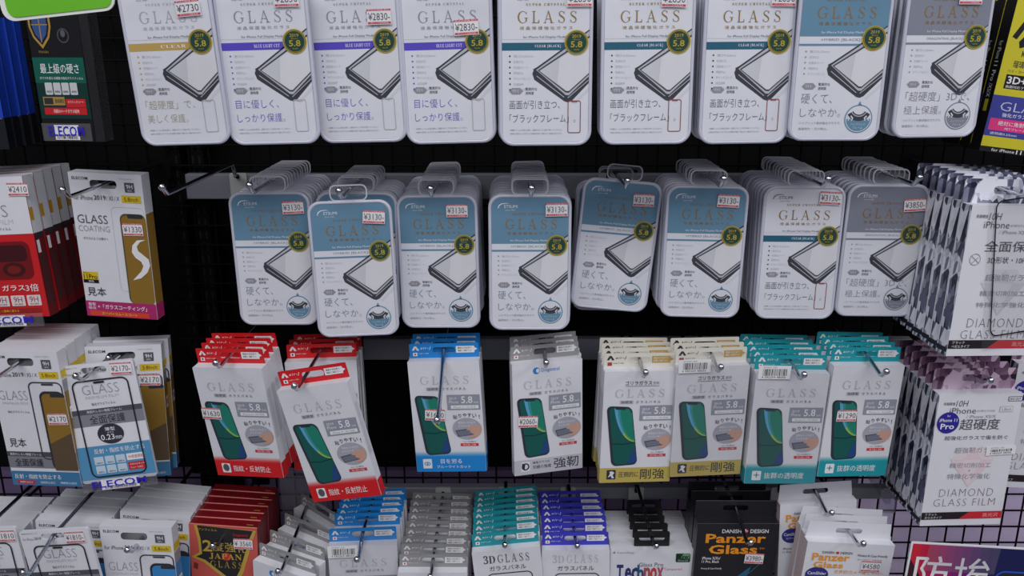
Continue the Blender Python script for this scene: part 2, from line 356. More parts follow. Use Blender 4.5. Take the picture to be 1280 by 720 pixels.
    hx = rr(9.5, 95.5, 23, 101.5, 3, 1); c.poly(hx, mat((150, 150, 158)), 2); c.text('9H', 12.5, 97, 18.5, 100, PALE, 4, 0.01)
    c.text('驚異的な', 25, 95.2, 36, 98, INK, 3); c.text('透明度', 25, 99, 33, 101.8, INK, 3)
    if extra == 'ring':
        c.text(big[0], 10, 105.5, 10 + 8.0 * len(big[0]) * 0.92, 114.5, bigc, 3, -0.012); c.text(big[1], 10, 119, 10 + 8.4 * len(big[1]) * 0.92, 127, bigc, 3, -0.012)
        c.text('ハイブリッド素材強化ガラスで、', 10, 131.5, 50, 134, GREYT, 3); c.text('画面割れ・欠け防止。', 10, 137, 38, 139.4, GREYT, 3)
        blue = top; cx, cy, r_ = 66.5, 129, 13.4
        c.poly([(cx - 2.2, cy - r_ + 1), (cx, cy - r_ - 3.4), (cx + 2.2, cy - r_ + 1)], blue, 2)
        c.poly(ell(cx, cy, r_, r_, 36), blue, 2); c.poly(ell(cx, cy, r_ - 1.1, r_ - 1.1, 36), CARDW, 3)
        lo = [(cx + (r_ - 1.8) * math.cos(R(a)), cy + (r_ - 1.8) * math.sin(R(a))) for a in range(0, 181, 12)]; c.poly(lo, blue, 4)
        bd = lambda r0, a0, a1: [(cx + r0 * math.cos(R(t)), cy - 10.5 + r0 * math.sin(R(t))) for t in range(a0, a1 + 1, 10)]
        c.poly(bd(12.4, 30, 150) + bd(6.4, 30, 150)[::-1], rim, 5); c.poly(bd(8.4, 30, 150) + bd(7.6, 30, 150)[::-1], hi, 6)
        for sx in (-1, 1):
            for q in (5, 8.2): c.poly([(cx + sx * q, cy - 1), (cx + sx * (q + 2.2), cy - 3.4), (cx + sx * (q + 3), cy - 2.6), (cx + sx * (q + 1.2), cy - .4), (cx + sx * (q + 2), cy + 1.6), (cx + sx * (q + 1.2), cy + 1.8)], CARDW, 6)
        c.text('ハイブリッド', cx - 7, cy + 4, cx + 7, cy + 6, CARDW, 6); c.text('フレーム', cx - 4.5, cy + 7.2, cx + 4.5, cy + 9.4, CARDW, 6)
    else:
        w2 = 7.6 if kind != 'teal' else 6.6
        c.text(big[0], 10, 107, 10 + w2 * len(big[0]) * .9, 115, bigc, 3, -0.012); c.text(big[1], 10, 120, 10 + w2 * len(big[1]) * .86, 128, bigc, 3, -0.012)
        c.text('※保護フィルムを貼る際は、画面のほこりを取り除いてください。', 10, 134, 60, 135.6, GREYT, 3); c.text('※端末の形状によりガラスの周囲が端まで届かない場合があります。', 10, 137.4, 60, 139, GREYT, 3)
        fc = mat((150, 84, 84)) if extra == 'redframe' else mat((186, 186, 192))
        c.frame(65, 107.5, 77.5, 138, 0.8, fc, 3, 2); c.rect(68.5, 107.7, 74, 109, fc, 4)
    t = MB(); zb = H / 1000
    t.plate(rr(-.0195, zb - .0005, .0195, zb + .0165, .006), [rr(-.0145, zb + .0045, .0145, zb + .0125, .0039)], .0022, .0034, TABCLEAR, TABEDGE)
    t.plate(rr(-.0195, zb - .0005, .0195, zb + .0165, .006), [rr(-.0182, zb + .0006, .0182, zb + .0152, .005)], .0017, .0022, TABEDGE)
    q = MB(24, 24, 0.0008); gr = mat((40, 74, 66), 0.3, coat=.3); yl = mat((190, 166, 62), 0.35)
    q.poly(ell(12, 12, 11.2, 11.2, 36), yl, 12); q.poly(ell(12, 12, 10.2, 10.2, 36), gr, 13); q.ring(ell(12, 12, 9.7, 9.7, 36), ell(12, 12, 9.3, 9.3, 36), yl, 14)
    q.text('2019', 7.8, 5, 16.2, 8, yl, 14, 0.01); q.text('iPhone', 9, 8.8, 15, 10, yl, 14); q.text('5.8', 6.6, 10.8, 17.4, 16.4, yl, 14, 0.015); q.text('inch', 9.6, 17.6, 14.4, 19, yl, 14)
    return {'shell': s.mesh('shell'), 'printed_card': c.mesh('printed_card'), 'hang_tab': t.mesh('hang_tab'), 'size_seal': q.mesh('size_seal')}

def airj_meshes(kind):
    W, H, D = 82, 137, 12
    spec = {'red': ((214, 30, 36), True, '指紋・反射防止'), 'blue': ((30, 136, 214), True, '目を労る'), 'steel': ((138, 138, 142), False, '強靭'), 'yellow': ((196, 176, 92), False, '剛強'),
            'teal': ((28, 156, 168), True, '抜群の透明度'), 'teal3d': ((34, 150, 162), True, '3D'), 'indigo3d': ((62, 62, 190), True, '3D')}[kind]
    rgb, grad, txt = spec; col = mat(rgb); three = kind.endswith('3d')
    b = MB(W, H, 0)
    x0, x1, h, d = -W / 2000, W / 2000, H / 1000, D / 1000
    b.plate(rr(x0, 0, x1, h, .0008, 1), [], 0, d, WHITE)
    lg = mat((190, 192, 200))
    if three:
        g3 = mat((66, 66, 74)) if kind == 'teal3d' else lg; b.text(serif('3D'), 13, 6, 27, 17, g3, 3, -.006); b.glass(30, 6, 68, 17, g3, 3); b.text('ガラスパネル', 19, 21, 63, 27.5, INK, 3)
        b.frame(15, 31, 70, 150 - 14, 1.3, INK, 2, 7); b.rect(18, 36, 44, 43, lg, 3); b.text('2019 iPhone 5.8', 20, 37.5, 42, 41, PAPER, 4)
    else:
        o = 0
        if kind == 'steel':
            b.poly(ell(28, 9.5, 4, 4), mat((40, 130, 210)), 2); b.poly(ell(29.6, 9.5, 2, 2.6), WHITE, 3); b.text('Dragontrail', 34, 7, 55, 12.5, mat((60, 140, 210)), 3); o = 3
        if kind == 'yellow': b.text('ゴリラガラス', 24, 11, 54, 16, INK, 3, .006); b.text('使用', 55, 12, 62, 15.6, GREYT, 3); b.line((24, 17.4), (62, 17.4), .4, INK); o = 3
        b.glass(13, 18 + o, 69, 28 + o, lg, 3)
        b.rect(19, 31.5 + o, 34, 35.6 + o, PALE, 2); b.text('強硬度', 20, 32 + o, 33, 35.2 + o, INK, 3); b.text('ガ ラ ス パ ネ ル', 37, 32 + o, 65, 35.2 + o, INK, 3)
        gb = mat((150, 154, 168)); b.rect(42, 41, 80, 59.5, gb, 2); b.text('2019', 44.5, 44, 53, 47, PAPER, 3); b.text('iPhone', 44, 48, 55, 51.5, PAPER, 3); b.text('5.8', 58.5, 43, 71.5, 51.5, PAPER, 3, 0.01); b.text('inch', 73, 49, 78, 51.5, PAPER, 3)
        b.rect(46, 54, 78, 58, PAPER, 3); b.text('iPhone X / XS 対応', 49, 54.8, 75, 57.2, GREYT, 4)
        # handset with a green wallpaper, drawn leaning
        TL, TR, BR, BL = (4, 41), (33, 42.5), (43, 114), (13, 116)
        b.xf = lambda s, t: (TL[0] * (1 - s) * (1 - t) + TR[0] * s * (1 - t) + BR[0] * s * t + BL[0] * (1 - s) * t, TL[1] * (1 - s) * (1 - t) + TR[1] * s * (1 - t) + BR[1] * s * t + BL[1] * (1 - s) * t)
        def rq(a, c_, e_, f, rx, ry, n=5):
            p = []
            for cx, cy, an in ((e_ - rx, c_ + ry, -90), (e_ - rx, f - ry, 0), (a + rx, f - ry, 90), (a + rx, c_ + ry, 180)):
                for i in range(n + 1): tt = R(an + 90 * i / n); p.append((cx + rx * math.cos(tt), cy + ry * math.sin(tt)))
            return p
        b.poly(rq(0, 0, 1, 1, .2, .085), mat((50, 54, 66)), 2); b.poly(rq(.1, .025, .97, .975, .15, .065), mat((22, 92, 86)), 3)
        def arc(d0, d1, n=16): return [(.30 + (.67 - d) * (1 - math.cos(t)) + d, .03 + (.57 - d * .6) * math.sin(t)) for t, d in ((R(90) * k / n, d0 + (d1 - d0) * k / n) for k in range(n + 1))]
        A0, A1, A2 = arc(0, 0), arc(.13, .02), arc(.24, .05)
        b.poly(A0 + [(.97, .12), (.85, .03)], mat((34, 132, 112)), 4)
        for p_, q_, l_ in ((A0, A1, (96, 170, 212)), (A1, A2, (54, 150, 150))): b.poly(p_[:10] + q_[:10][::-1], mat(l_), 5)
        b.poly(A0[9:] + A1[9:][::-1], mat((170, 192, 84)), 5); b.poly(A1[9:] + A2[9:][::-1], mat((66, 160, 104)), 5)
        b.poly([(.1, .61), (.5, .63), (.97, .6), (.97, .615), (.5, .645), (.1, .625)], mat((12, 60, 60)), 5)
        b.poly([(.62, .97), (.72, .86), (.86, .76), (.97, .7), (.97, .93), (.88, .97)], mat((36, 74, 130)), 5)
        b.poly(rq(.34, .02, .74, .05, .03, .012), mat((50, 54, 66)), 6); b.xf = None
        for i, ch in enumerate('貼りやすい!'):
            a = (i - 2.5) * 0.11; cx, cy = 64 + 5.6 * (i - 2.5), 66 + 10 * a * a * 3
            hw = {'り': 1.6, '!': .5, 'す': 2.1}.get(ch, 2.4); b.text(ch, cx - hw, cy - 2.4, cx + hw, cy + 2.4, INK, 3, .008)
        b.poly(ell(63, 83, 17, 13.5, 36), mat((170, 172, 184)), 2); b.text('専用ガイド付きで', 53, 74, 73, 77, PAPER, 4, .004); b.text('かんたん貼付', 53, 78, 70, 80.5, PAPER, 4, .004)
        b.poly([(49, 85), (70, 82), (74, 90), (52, 93)], mat((84, 86, 98)), 3); b.poly([(50.5, 86), (69, 83.4), (72.4, 89.4), (53, 92)], mat((118, 122, 138)), 4)
        sk = mat((206, 164, 146)); b.poly([(66, 87), (69, 80.5), (73, 78), (78.6, 79), (79.6, 84), (78, 89.5), (73, 93), (66, 94), (65, 91.5), (71, 90)], sk, 5); b.poly([(62, 84), (67.5, 78), (70, 79), (66.4, 85.4)], sk, 5)
        b.text('スムーズに貼れる', 57, 98, 72, 100, INK, 3); b.rect(54, 101.2, 75, 104.6, mat((210, 56, 56)), 2); b.text('貼り直し可能', 57, 101.9, 72, 104, PAPER, 3)
    # foot band, running round on to the sides
    if kind == 'steel': band = mat((196, 196, 206))
    else: band = col
    b.rect(0.2, 118, W - .2, H - .2, band, 1)
    if grad:
        for i in range(6):
            f = (i + .5) / 6; b.rect(.2, 111 + i * 7 / 6, W - .2, 111 + (i + 1) * 7 / 6, mat(tuple(int(226 + (c_ - 226) * f) for c_ in rgb)), 1)
    for sx in (-1, 1):
        xx = sx * (W / 2000 + .0002); b.add([(xx, .0002, 0), (xx, d - .0002, 0), (xx, d - .0002, .019), (xx, .0002, .019)], [(0, 1, 2, 3)], band)
        b.add([(xx, .003, .05), (xx, d - .003, .05), (xx, d - .003, .11), (xx, .003, .11)], [(0, 1, 2, 3)], mat((206, 208, 214)))
    if not three:
        dk = INK if kind in ('yellow', 'steel') else PAPER
        b.rect(8, 120.5, 18.5, 132.5, dk if kind != 'steel' else WHITE, 2, 1)
        ic = {'red': mat((90, 90, 96)), 'blue': mat((50, 140, 210)), 'steel': INK, 'yellow': WHITE, 'teal': col}[kind]
        if kind in ('red',): b.poly(ell(13.2, 126, 3.8, 4.8), ic, 3)
        elif kind == 'steel': b.ring(ell(13.2, 126.5, 4.6, 4.6), ell(13.2, 126.5, 3, 3), ic, 3); b.poly([(9, 122), (13, 123), (12, 130), (9.4, 127)], ic, 4)
        elif kind == 'blue': b.ring(ell(13.2, 126.5, 3.8, 2.4), ell(13.2, 126.5, 2.9, 1.5), ic, 3); b.poly(ell(13.2, 126.5, 1.2, 1.2), ic, 3)
        elif kind == 'yellow': b.poly([(9.5, 130), (12, 125), (11, 123), (14, 122), (17, 124), (15, 127), (17, 131), (14, 131), (13, 128)], ic, 3)
        else: b.rect(12.6, 122.5, 13.8, 129, ic, 3); b.rect(10, 125.2, 16.4, 126.4, ic, 3)
        if kind == 'blue': b.text('目を労る', 29, 120.5, 54, 126.5, PAPER, 3, .01); b.text('ブルーライトカット', 24, 128.6, 64, 132.4, PAPER, 3, .008)
        elif kind == 'steel': b.text('最高クラスの', 22, 121, 42, 124, INK, 3); b.text('究極の強度', 22, 126, 44, 130.5, INK, 3, .006); b.text('強靭', 47, 119.6, 77, 133, INK, 3, .013)
        elif kind == 'yellow': b.text('圧倒的に', 22, 123, 45, 130, INK, 3, .006); b.text('剛強', 47, 120, 75, 133, INK, 3, .013)
        else: b.text(txt, 22, 122.5, 68, 130.5, PAPER, 3, .015)
    # hang card standing up behind the carton
    g = MB(80, 17, d - .0006)
    hc = {'steel': (150, 150, 152), 'yellow': (226, 222, 210)}.get(kind, rgb); hm = mat(hc)
    g.plate(rr(-.040, h - .006, .040, h + .017, .0012, 2), [rr(-.013, h + .0055, .013, h + .0125, .0032, 4)], d - .0006, d + .0002, hm)
    g.H = H + 17; ink = INK if kind == 'yellow' else PAPER
    g.poly([(3, 7.4), (6, 2.6), (7.6, 2.6), (8, 4), (5.2, 8)], ink, 1); g.poly([(8, 2.4), (11.6, 7.6), (9, 8), (7, 4.4)], ink, 1); g.text('air-J', 12.5, 3.4, 24, 7.2, ink, 1, .004, 1.2, 1)
    g.rect(4, 10.4, 9, 14.4, PAPER if kind != 'yellow' else mat((150, 60, 70)), 1); g.poly(ell(6.5, 12.4, 1.1, 1.1, 12), RED if kind != 'red' else BLACK, 2); g.text('日本製ガラス使用', 10.5, 10.8, 22, 12.2, ink, 1)
    ar = PAPER if kind != 'yellow' else mat((190, 158, 84))
    g.poly([(54, 3.4), (75, 3.4), (75, 5), (78.4, 7), (75, 9.4), (75, 11.4), (54, 11.4)], ar, 1); at_ = INK if kind != 'yellow' else PAPER
    g.text('裏面の対応表で', 56, 4.6, 72, 6.8, at_, 2); g.text('機種をご確認下さい', 56, 7.8, 72, 10, at_, 2)
    cl = MB(); cl.add([(x0, -.0014, .0004), (x1, -.0014, .0004), (x1, -.0014, h + .017), (x0, -.0014, h + .017)], [(0, 1, 2, 3)], FILM)
    return {'carton': b.mesh('carton'), 'hang_card': g.mesh('hang_card'), 'clear_sleeve': cl.mesh('clear_sleeve')}

def carton(W, H, D, m, hole=None, side=None, topm=None):
    """a hollow folded carton with an optional euro slot cut through front and back"""
    b = MB(W, H, 0); x0, x1, h, d = -W / 2000, W / 2000, H / 1000, D / 1000
    o = [(x0, 0), (x1, 0), (x1, h), (x0, h)]; hs = [rr(*hole, .0038, 4)] if hole else []
    for y in (0, d):
        loops = [o] + hs; flat = [p for l in loops for p in l]; tri = tessellate_polygon([[Vector((p[0], p[1], 0)) for p in l] for l in loops])
        b.add([(x, y, z) for x, z in flat], tri, m)
    b.add([(x0, 0, 0), (x0, d, 0), (x0, d, h), (x0, 0, h)], [(0, 1, 2, 3)], side or m); b.add([(x1, 0, 0), (x1, d, 0), (x1, d, h), (x1, 0, h)], [(0, 1, 2, 3)], side or m)
    b.add([(x0, 0, 0), (x1, 0, 0), (x1, d, 0), (x0, d, 0)], [(0, 1, 2, 3)], m); b.add([(x0, 0, h), (x1, 0, h), (x1, d, h), (x0, d, h)], [(0, 1, 2, 3)], topm or m)
    return b
def side_poly(b, sx, W, D, v0, v1, m, y0=.0003, y1=None, eps=.0002):
    xx = sx * (W / 2000 + eps); y1 = y1 or D / 1000 - .0003; h = b.H
    b.add([(xx, y0, (h - v1) / 1000), (xx, y1, (h - v1) / 1000), (xx, y1, (h - v0) / 1000), (xx, y0, (h - v0) / 1000)], [(0, 1, 2, 3)], m)

def elecom_carton(kind):
    W, H, D = 83, 163, 16
    b = carton(W, H, D, WHITE, (-.018, H / 1000 - .0165, .0125, H / 1000 - .0075))
    b.text('ELECOM', 4, 4.4, 22, 7.6, INK, 3, .012, 1.1); b.rect(63, 9, 74, 19.5, mat((88, 90, 98)), 2); b.text('9H', 65, 11, 72, 15.6, PAPER, 3, .01); b.text('強化', 66, 16.6, 71, 18.4, PAPER, 3); b.text('MADE IN JAPAN', 57, 4.6, 73, 6, GREYT, 3)
    b.text('for iPhone', 3, 24.6, 25, 29.6, mat((96, 98, 106)), 3); b.text('2019', 26.5, 24, 40, 29, INK, 3, .006); b.text('/ XS / X', 41, 24.6, 55.5, 29, mat((96, 98, 106)), 3)
    b.rect(58, 23, 80, 31, mat((224, 192, 40)), 2); b.text('5.8inch', 61, 25, 77, 29.4, INK, 3, .004)
    brown = mat((146, 112, 44)); blue = mat((60, 140, 206)); scr = blue if kind == 'blue' else brown
    if kind == 'coating':
        b.frame(44, 36, 81.5, 132, .5, PALE, 1, 5); b.poly(rr(53, 43, 82.6, 146, 7), mat((92, 78, 60)), 2); b.rect(62, 43.2, 80, 48, INK, 4, 2)
        b.poly(rr(54.6, 45, 82.7, 146, 6), brown, 3)
        pts = [(80, 71), (70, 72), (64, 78), (62.5, 86), (66, 92), (72, 96), (74, 101), (71, 107), (66, 112), (60, 118), (70, 115), (78, 108), (82, 100), (81, 93), (75, 88), (70, 84), (69, 79), (73, 74)]
        b.poly(pts, PAPER, 5); b.text('GLASS', 4, 46, 39, 55.5, mat((92, 94, 102)), 3, -.004); b.text('COATING', 4, 58, 40, 64.5, GREYT, 3, -.012); b.text('ガラスのような輝きへ', 8, 71, 37, 74, INK, 3)
        b.rect(1, 111, 19, 120, mat((224, 192, 40)), 2); b.rect(1, 120, 19, 124, BLACK, 2); b.text('11Pro', 2, 114, 18, 119.4, BLACK, 3, .015); b.text('iPhone', 2, 111.7, 9, 113.2, BLACK, 3); b.text('専用', 7, 120.8, 13, 123.2, PAPER, 3)
        b.text('見本', 4, 129, 26, 139, INK, 3, .01)
        mg = mat((178, 44, 110)); b.rect(0, 145, W, H, mg, 4); b.text('衝撃', 3, 147, 12, 151, PAPER, 5, .01); b.text('吸収', 3, 151.6, 12, 155, PAPER, 5, .01); b.text('+「ガラスコーティング」', 14, 148.6, 72, 154, PAPER, 5, .014)
        b.rect(4, 156.4, 74, 162, mat((222, 70, 48)), 5); b.text('スーパースムースコート', 18, 157.6, 60, 160.8, mat((240, 214, 90)), 6, .008)
        side_poly(b, 1, W, D, 43, 145, brown); side_poly(b, 1, W, D, 145, H - .2, mg)
    else:
        b.text('GLASS', 5, 46, 39, 57, GREYT, 3, -.02); b.text('PREMIUM FILM', 8, 59.5, 38, 62.4, PALE, 3); b.text('強化ガラスフィルム', 12, 70, 38, 73, INK, 3)
        b.frame(42, 35, 82, 130, 1.5, mat((60, 60, 70)), 3, 7); b.rect(58, 37, 72, 39, mat((60, 60, 70)), 4, .8)
        b.poly(rr(53, 46, 82.7, 143, 8), mat((54, 52, 60)), 4); b.poly(rr(55.5, 49, 82.8, 143, 6), scr, 5); b.rect(66, 49, 82.8, 53, mat((54, 52, 60)), 6, 1.5)
        if kind != 'blue': b.poly([(55.5, 110), (82.8, 96), (82.8, 143), (55.5, 143)], mat((96, 78, 58)), 6)
        b.text('見本', 6, 104, 26, 115, INK, 3, .008)
        b.rect(0, 120.5, W, 141, mat((128, 130, 140)), 2); b.rect(0, 120.5, W, 126.5, mat((76, 76, 86)), 2.5); b.text('角割れしない樹脂フレーム', 4, 122, 42, 125.2, PAPER, 7); b.text('全面保護', 8, 129, 42, 138.6, mat((56, 58, 66)), 7, .004)
        bb = mat((62, 122, 166)); b.rect(0, 145, W, H, bb, 6); b.text('反射・指紋を防止する', 4, 148.6, 60, 154.6, PAPER, 7, .014); b.rect(6, 156.5, 28, 161, mat((190, 50, 60)), 7, 1); b.text('高透明 なめらか', 9, 157.6, 25, 160, PAPER, 8); b.text('指紋防止加工', 34, 157.4, 52, 160.2, PAPER, 7); b.text('飛散防止設計', 58, 157.4, 78, 160.2, PAPER, 7)
        side_poly(b, 1, W, D, 47, 145, scr); side_poly(b, 1, W, D, 145, H - .2, bb); side_poly(b, 1, W, D, 33, 47, mat((160, 160, 168)))
        side_poly(b, 1, W, D, 66, 80, PAPER, .004, .014, .0004); side_poly(b, 1, W, D, 69, 76, PINKRED, .006, .012, .0005); side_poly(b, 1, W, D, 22, 31, mat((224, 192, 40)))
    return b.mesh('carton')
def elecom_flat():
    W, H = 83, 140; b = MB(W, H, 0); h = H / 1000
    b.plate(rr(-W / 2000, 0, W / 2000, h, .003, 2), [rr(-.0165, h - .012, .0115, h - .004, .0038, 4)], 0, .004, WHITE)
    k = mat((40, 40, 50))
    b.text('PREMIUM FILMシリーズ', 3, 2, 22, 3.6, INK, 3); b.text('for iPhone', 3, 8, 16, 11.4, GREYT, 3); b.text('2019', 17, 7.6, 25, 11, INK, 3)
    b.frame(12, 18, 74, 134, 1.7, k, 8, 8); b.rect(36, 20.6, 48, 22.8, k, 8, 1)
    b.text('GLASS', 22, 24, 62, 35, GREYT, 3, -.02); b.text('PREMIUM FILM', 24, 37, 60, 40.4, PALE, 3); b.text('強化ガラスフィルム', 29, 45, 55, 48.4, INK, 3)
    b.rect(.2, 52, W - .2, 72, mat((132, 134, 144)), 2); b.rect(.2, 52, W - .2, 58, mat((84, 84, 94)), 3); b.text('角割れしない樹脂フレーム', 22, 53.4, 60, 56.6, PAPER, 4); b.text('全面保護', 23, 60, 62, 70, mat((52, 54, 62)), 4, .006)
    b.poly(ell(42.5, 83, 14.5, 12), mat((52, 54, 68)), 3); b.text('薄型', 37, 75, 48, 79.4, PAPER, 4, .01); b.text('ガラス', 39, 80.4, 46, 82.4, PAPER, 4); b.text('0.23', 31, 83.4, 46, 90, PAPER, 4, .006); b.text('mm', 47, 86.4, 54, 90, PAPER, 4)
    bb = mat((84, 148, 190)); b.rect(.2, 96, W - .2, 136, bb, 2)
    b.text('反射・指紋を防止する', 20, 99.4, 76, 105.4, PAPER, 4, .012)
    for i in range(3):
        for j in range(2): b.rect(18 + i * 12, 109 + j * 11, 28.4 + i * 12, 118.6 + j * 11, mat((196, 214, 228)), 4, 1); b.text('硬度9H', 20 + i * 12, 115.6 + j * 11, 27 + i * 12, 117.6 + j * 11, INK, 5)
    b.rect(54, 109, 74, 117, PAPER, 4, .6); b.text('9H表面硬度', 56, 111, 72, 115, mat((190, 50, 60)), 5); b.rect(54, 119.5, 74, 129, mat((200, 44, 50)), 4, .6); b.text('なめらかタッチ', 56, 121, 72, 123.4, PAPER, 5); b.text('スムース加工', 56, 125, 70, 127.4, PAPER, 5)
    return b.mesh('backing_card')
def brand_sleeve(W, H, lab=True):
    """clear folded sleeve round the foot of a pack, with a white barcode label and blue lettering"""
    b = MB(W, H, -.004); wrap_sleeve(b, W / 1000, H / 2000, H / 1000, -.004)
    b.rect(W * .26, 1.5, W * .76, H - 1.2, PAPER, 1); bars(b, W * .3, H * .62, W * .72, H - 2, 2, 5); b.text('ピタッと貼れる 見本品', W * .3, 2, W * .6, 3.2, GREYT, 2)
    b.text('ELECOM', W * .14, 2.6, W * .86, H * .72, mat((50, 40, 190)), 4, .016, 1.05)
    return b.mesh('brand_sleeve')
def red_film():
    W, H, D = 100, 155, 17
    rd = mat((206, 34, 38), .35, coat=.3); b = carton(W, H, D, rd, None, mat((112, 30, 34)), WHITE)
    b.rect(0, .1, W, 62, WHITE, 1); b.text('GLASS', 22, 30, 76, 43, GREYT, 3, -.01); b.text('PREMIUM FILM', 24, 46, 80, 51, PALE, 3); b.text('強化ガラスフィルム', 44, 54, 76, 57.6, INK, 3)
    b.poly(rr(30, 70, 92, 112, 8), mat((120, 20, 26)), 2); b.poly(rr(50, 74, 88, 92, 6), mat((66, 18, 24)), 3); b.poly(ell(70, 101, 13, 8), mat((70, 20, 24)), 3); b.poly(ell(70, 101, 8, 4.6), mat((120, 30, 30)), 4)
    b.text('Dragontrail ガラス', 6, 118, 78, 126, PAPER, 4, .012); b.text('3倍', 79, 117.4, 94, 126, PAPER, 4, .012)
    for i in range(4): b.rect(22 + i * 18.6, 130, 38 + i * 18.6, 142, mat((226, 214, 214)), 3, 1); b.text('9H', 25 + i * 18.6, 131.6, 35 + i * 18.6, 138, mat((150, 60, 60)), 4); b.text('強化硬度', 25 + i * 18.6, 139, 35 + i * 18.6, 141, mat((150, 60, 60)), 4)
    b.rect(10, 145, 92, 149.6, mat((150, 40, 30)), 3); b.text('指紋や汚れが付きにくく簡単に落ちる', 14, 145.8, 66, 148.8, mat((240, 190, 60)), 4)
    side_poly(b, 1, W, D, .2, 62, WHITE); side_poly(b, 1, W, D, 34, 48, mat((214, 160, 40)), .0003, .006, .0004); side_poly(b, 1, W, D, 62, 68, mat((60, 50, 54)), eps=.0004); side_poly(b, 1, W, D, 86, 142, mat((84, 42, 44)), .002, .015, .0004)
    side_poly(b, 1, W, D, 70, 84, PAPER, .002, .007, .0005)
    return b.mesh('carton')
def shield_pack():
    W, H, D = 52, 150, 16; b = carton(W, H, D, BLACK); o = 28
    g = mat((176, 140, 70)); sh = lambda k: [(13 + (x - 13) * k, o + 15 + (y - 15) * k) for x, y in ((2, -2), (24, -2), (24, 14), (21, 24), (13, 34), (5, 24), (2, 14))]
    b.poly(sh(1), g, 2); b.poly(sh(.82), mat((24, 26, 34)), 3); b.poly(sh(.66), mat((60, 84, 140)), 4); b.line((13, o + 2), (13, o + 28), .9, g, 5); b.line((5, o + 12), (21, o + 12), .9, g, 5); b.text('TOUGH', 8, o + 36, 18, o + 38, g, 5)
    b.ring(ell(35, o + 22, 6, 7), ell(35, o + 22, 4.6, 5.4), mat((70, 72, 80)), 2); b.poly(ell(35, o + 20, 2.4, 3.4), mat((90, 92, 100)), 3)
    b.rect(.3, o + 42, W - .3, o + 100, mat((16, 56, 50)), 2); b.rect(.3, o + 42, W - .3, o + 66, mat((16, 92, 78)), 3)
    b.text('最上級の硬さ', 7, o + 47.6, 46, o + 57, PAPER, 5, .02); b.text('ガラスを超える硬度の強化ガラスフィルム', 5, o + 60, 49, o + 62.6, PAPER, 5)
    for i in range(4): b.rect(9 + i * 8.4, o + 65.5, 16.4 + i * 8.4, o + 77, mat((206, 208, 212)), 5, 1); b.text('高硬度', 10.2 + i * 8.4, o + 73, 15.2 + i * 8.4, o + 75, INK, 6)
    b.rect(5, o + 79, 27, o + 87, g, 5); b.rect(6, o + 80, 15, o + 86, INK, 6); b.text('最高硬度', 17, o + 81, 26, o + 85, INK, 6); b.rect(28, o + 81, 48, o + 89, mat((206, 36, 44)), 5); b.text('セラミックコート', 30, o + 82.6, 46, o + 85, PAPER, 6); b.rect(5, o + 89.4, 48, o + 96, mat((206, 36, 44)), 5); b.text('究極のハードガラス採用', 14, o + 90.8, 40, o + 94.4, PAPER, 6, .006)
    return b.mesh('carton')
def blue_pack():
    W, H, D = 100, 150, 14; b = carton(W, H, D, mat((20, 22, 30)), (-.015, .134, .015, .142)); bl = mat((30, 70, 190), .35, coat=.3)
    b.rect(.2, 18, W - .2, 118, bl, 2); side_poly(b, 1, W, D, 18, 118, bl); b.text('ガラスフィルム', 12, 40, 88, 54, PAPER, 4, .01); b.text('ブルーライトカット', 12, 66, 88, 76, PAPER, 4); b.line((2, 118.6), (98, 118.6), .6, GREYT, 4)
    return b.mesh('carton')
def yellow_pack():
    W, H, D = 120, 150, 20; bk = mat((24, 24, 26)); b = carton(W, H, D, bk, None, bk); y = mat((206, 196, 44)); by = mat((60, 66, 150))
    b.rect(.2, .2, W - .2, 144.6, y, 1); b.rect(.2, 93, W - .2, 134, by, 2)
    for p in ([(4, 36), (14, 16), (30, 10), (32, 14), (18, 20), (9, 38)], [(12, 40), (24, 24), (30, 26), (20, 44), (14, 46)], [(22, 18), (40, 12), (60, 16), (58, 20), (40, 18), (26, 23)], [(30, 30), (52, 28), (54, 33), (34, 36)]): b.poly(p, bk, 2)
    b.text('KAWARA', 18, 48, 46, 54, bk, 3, .01); b.text('瑠璃の輝き', 12, 58, 40, 65, INK, 3, .006); b.text('ハイ・コーティング', 8, 67, 40, 70, INK, 3)
    b.rect(8, 72, 60, 86, bk, 2); b.text('3D+', 10, 73.6, 30, 81, PAPER, 3, .02); b.text('曲面対応フレーム', 10, 82.4, 40, 85, PAPER, 3)
    b.text('GLASS', 10, 99, 60, 108, mat((200, 200, 220)), 3, -.01); b.text('強化ガラスフィルム', 14, 110, 60, 114, PAPER, 3, .006); b.rect(3, 116, 90, 128, mat((224, 60, 130)), 3, 1); b.text('絶対に角割れしない', 12, 118, 60, 122.6, PAPER, 4, .012); b.text('PETフレーム採用', 20, 124, 50, 126.6, PAPER, 4); b.text('透明度0.23mm', 6, 129.6, 34, 132.4, PAPER, 4)
    b.text('for iPhone', 12, 146, 36, 149, PAPER, 4); b.text('11 Pro', 38, 145.2, 60, 149.4, PAPER, 4, .015)
    # lettering running down the spine
    for st, v0, v1, wt in (('for iPhone', 40, 58, 0), ('11 Pro', 60, 80, .015), ('/XS/X', 82, 96, 0)):
        vs, fs = glyphs(st, wt); b.add([(-W / 2000 - .0004, .006 + .007 * y_ + 0, (H - v0 - (v1 - v0) * x) / 1000) for x, y_ in [(p[0], 1 - p[1]) for p in vs]], fs, PAPER)
    side_poly(b, -1, W, D, 98, 110, y, .006, .013)
    return b.mesh('carton')
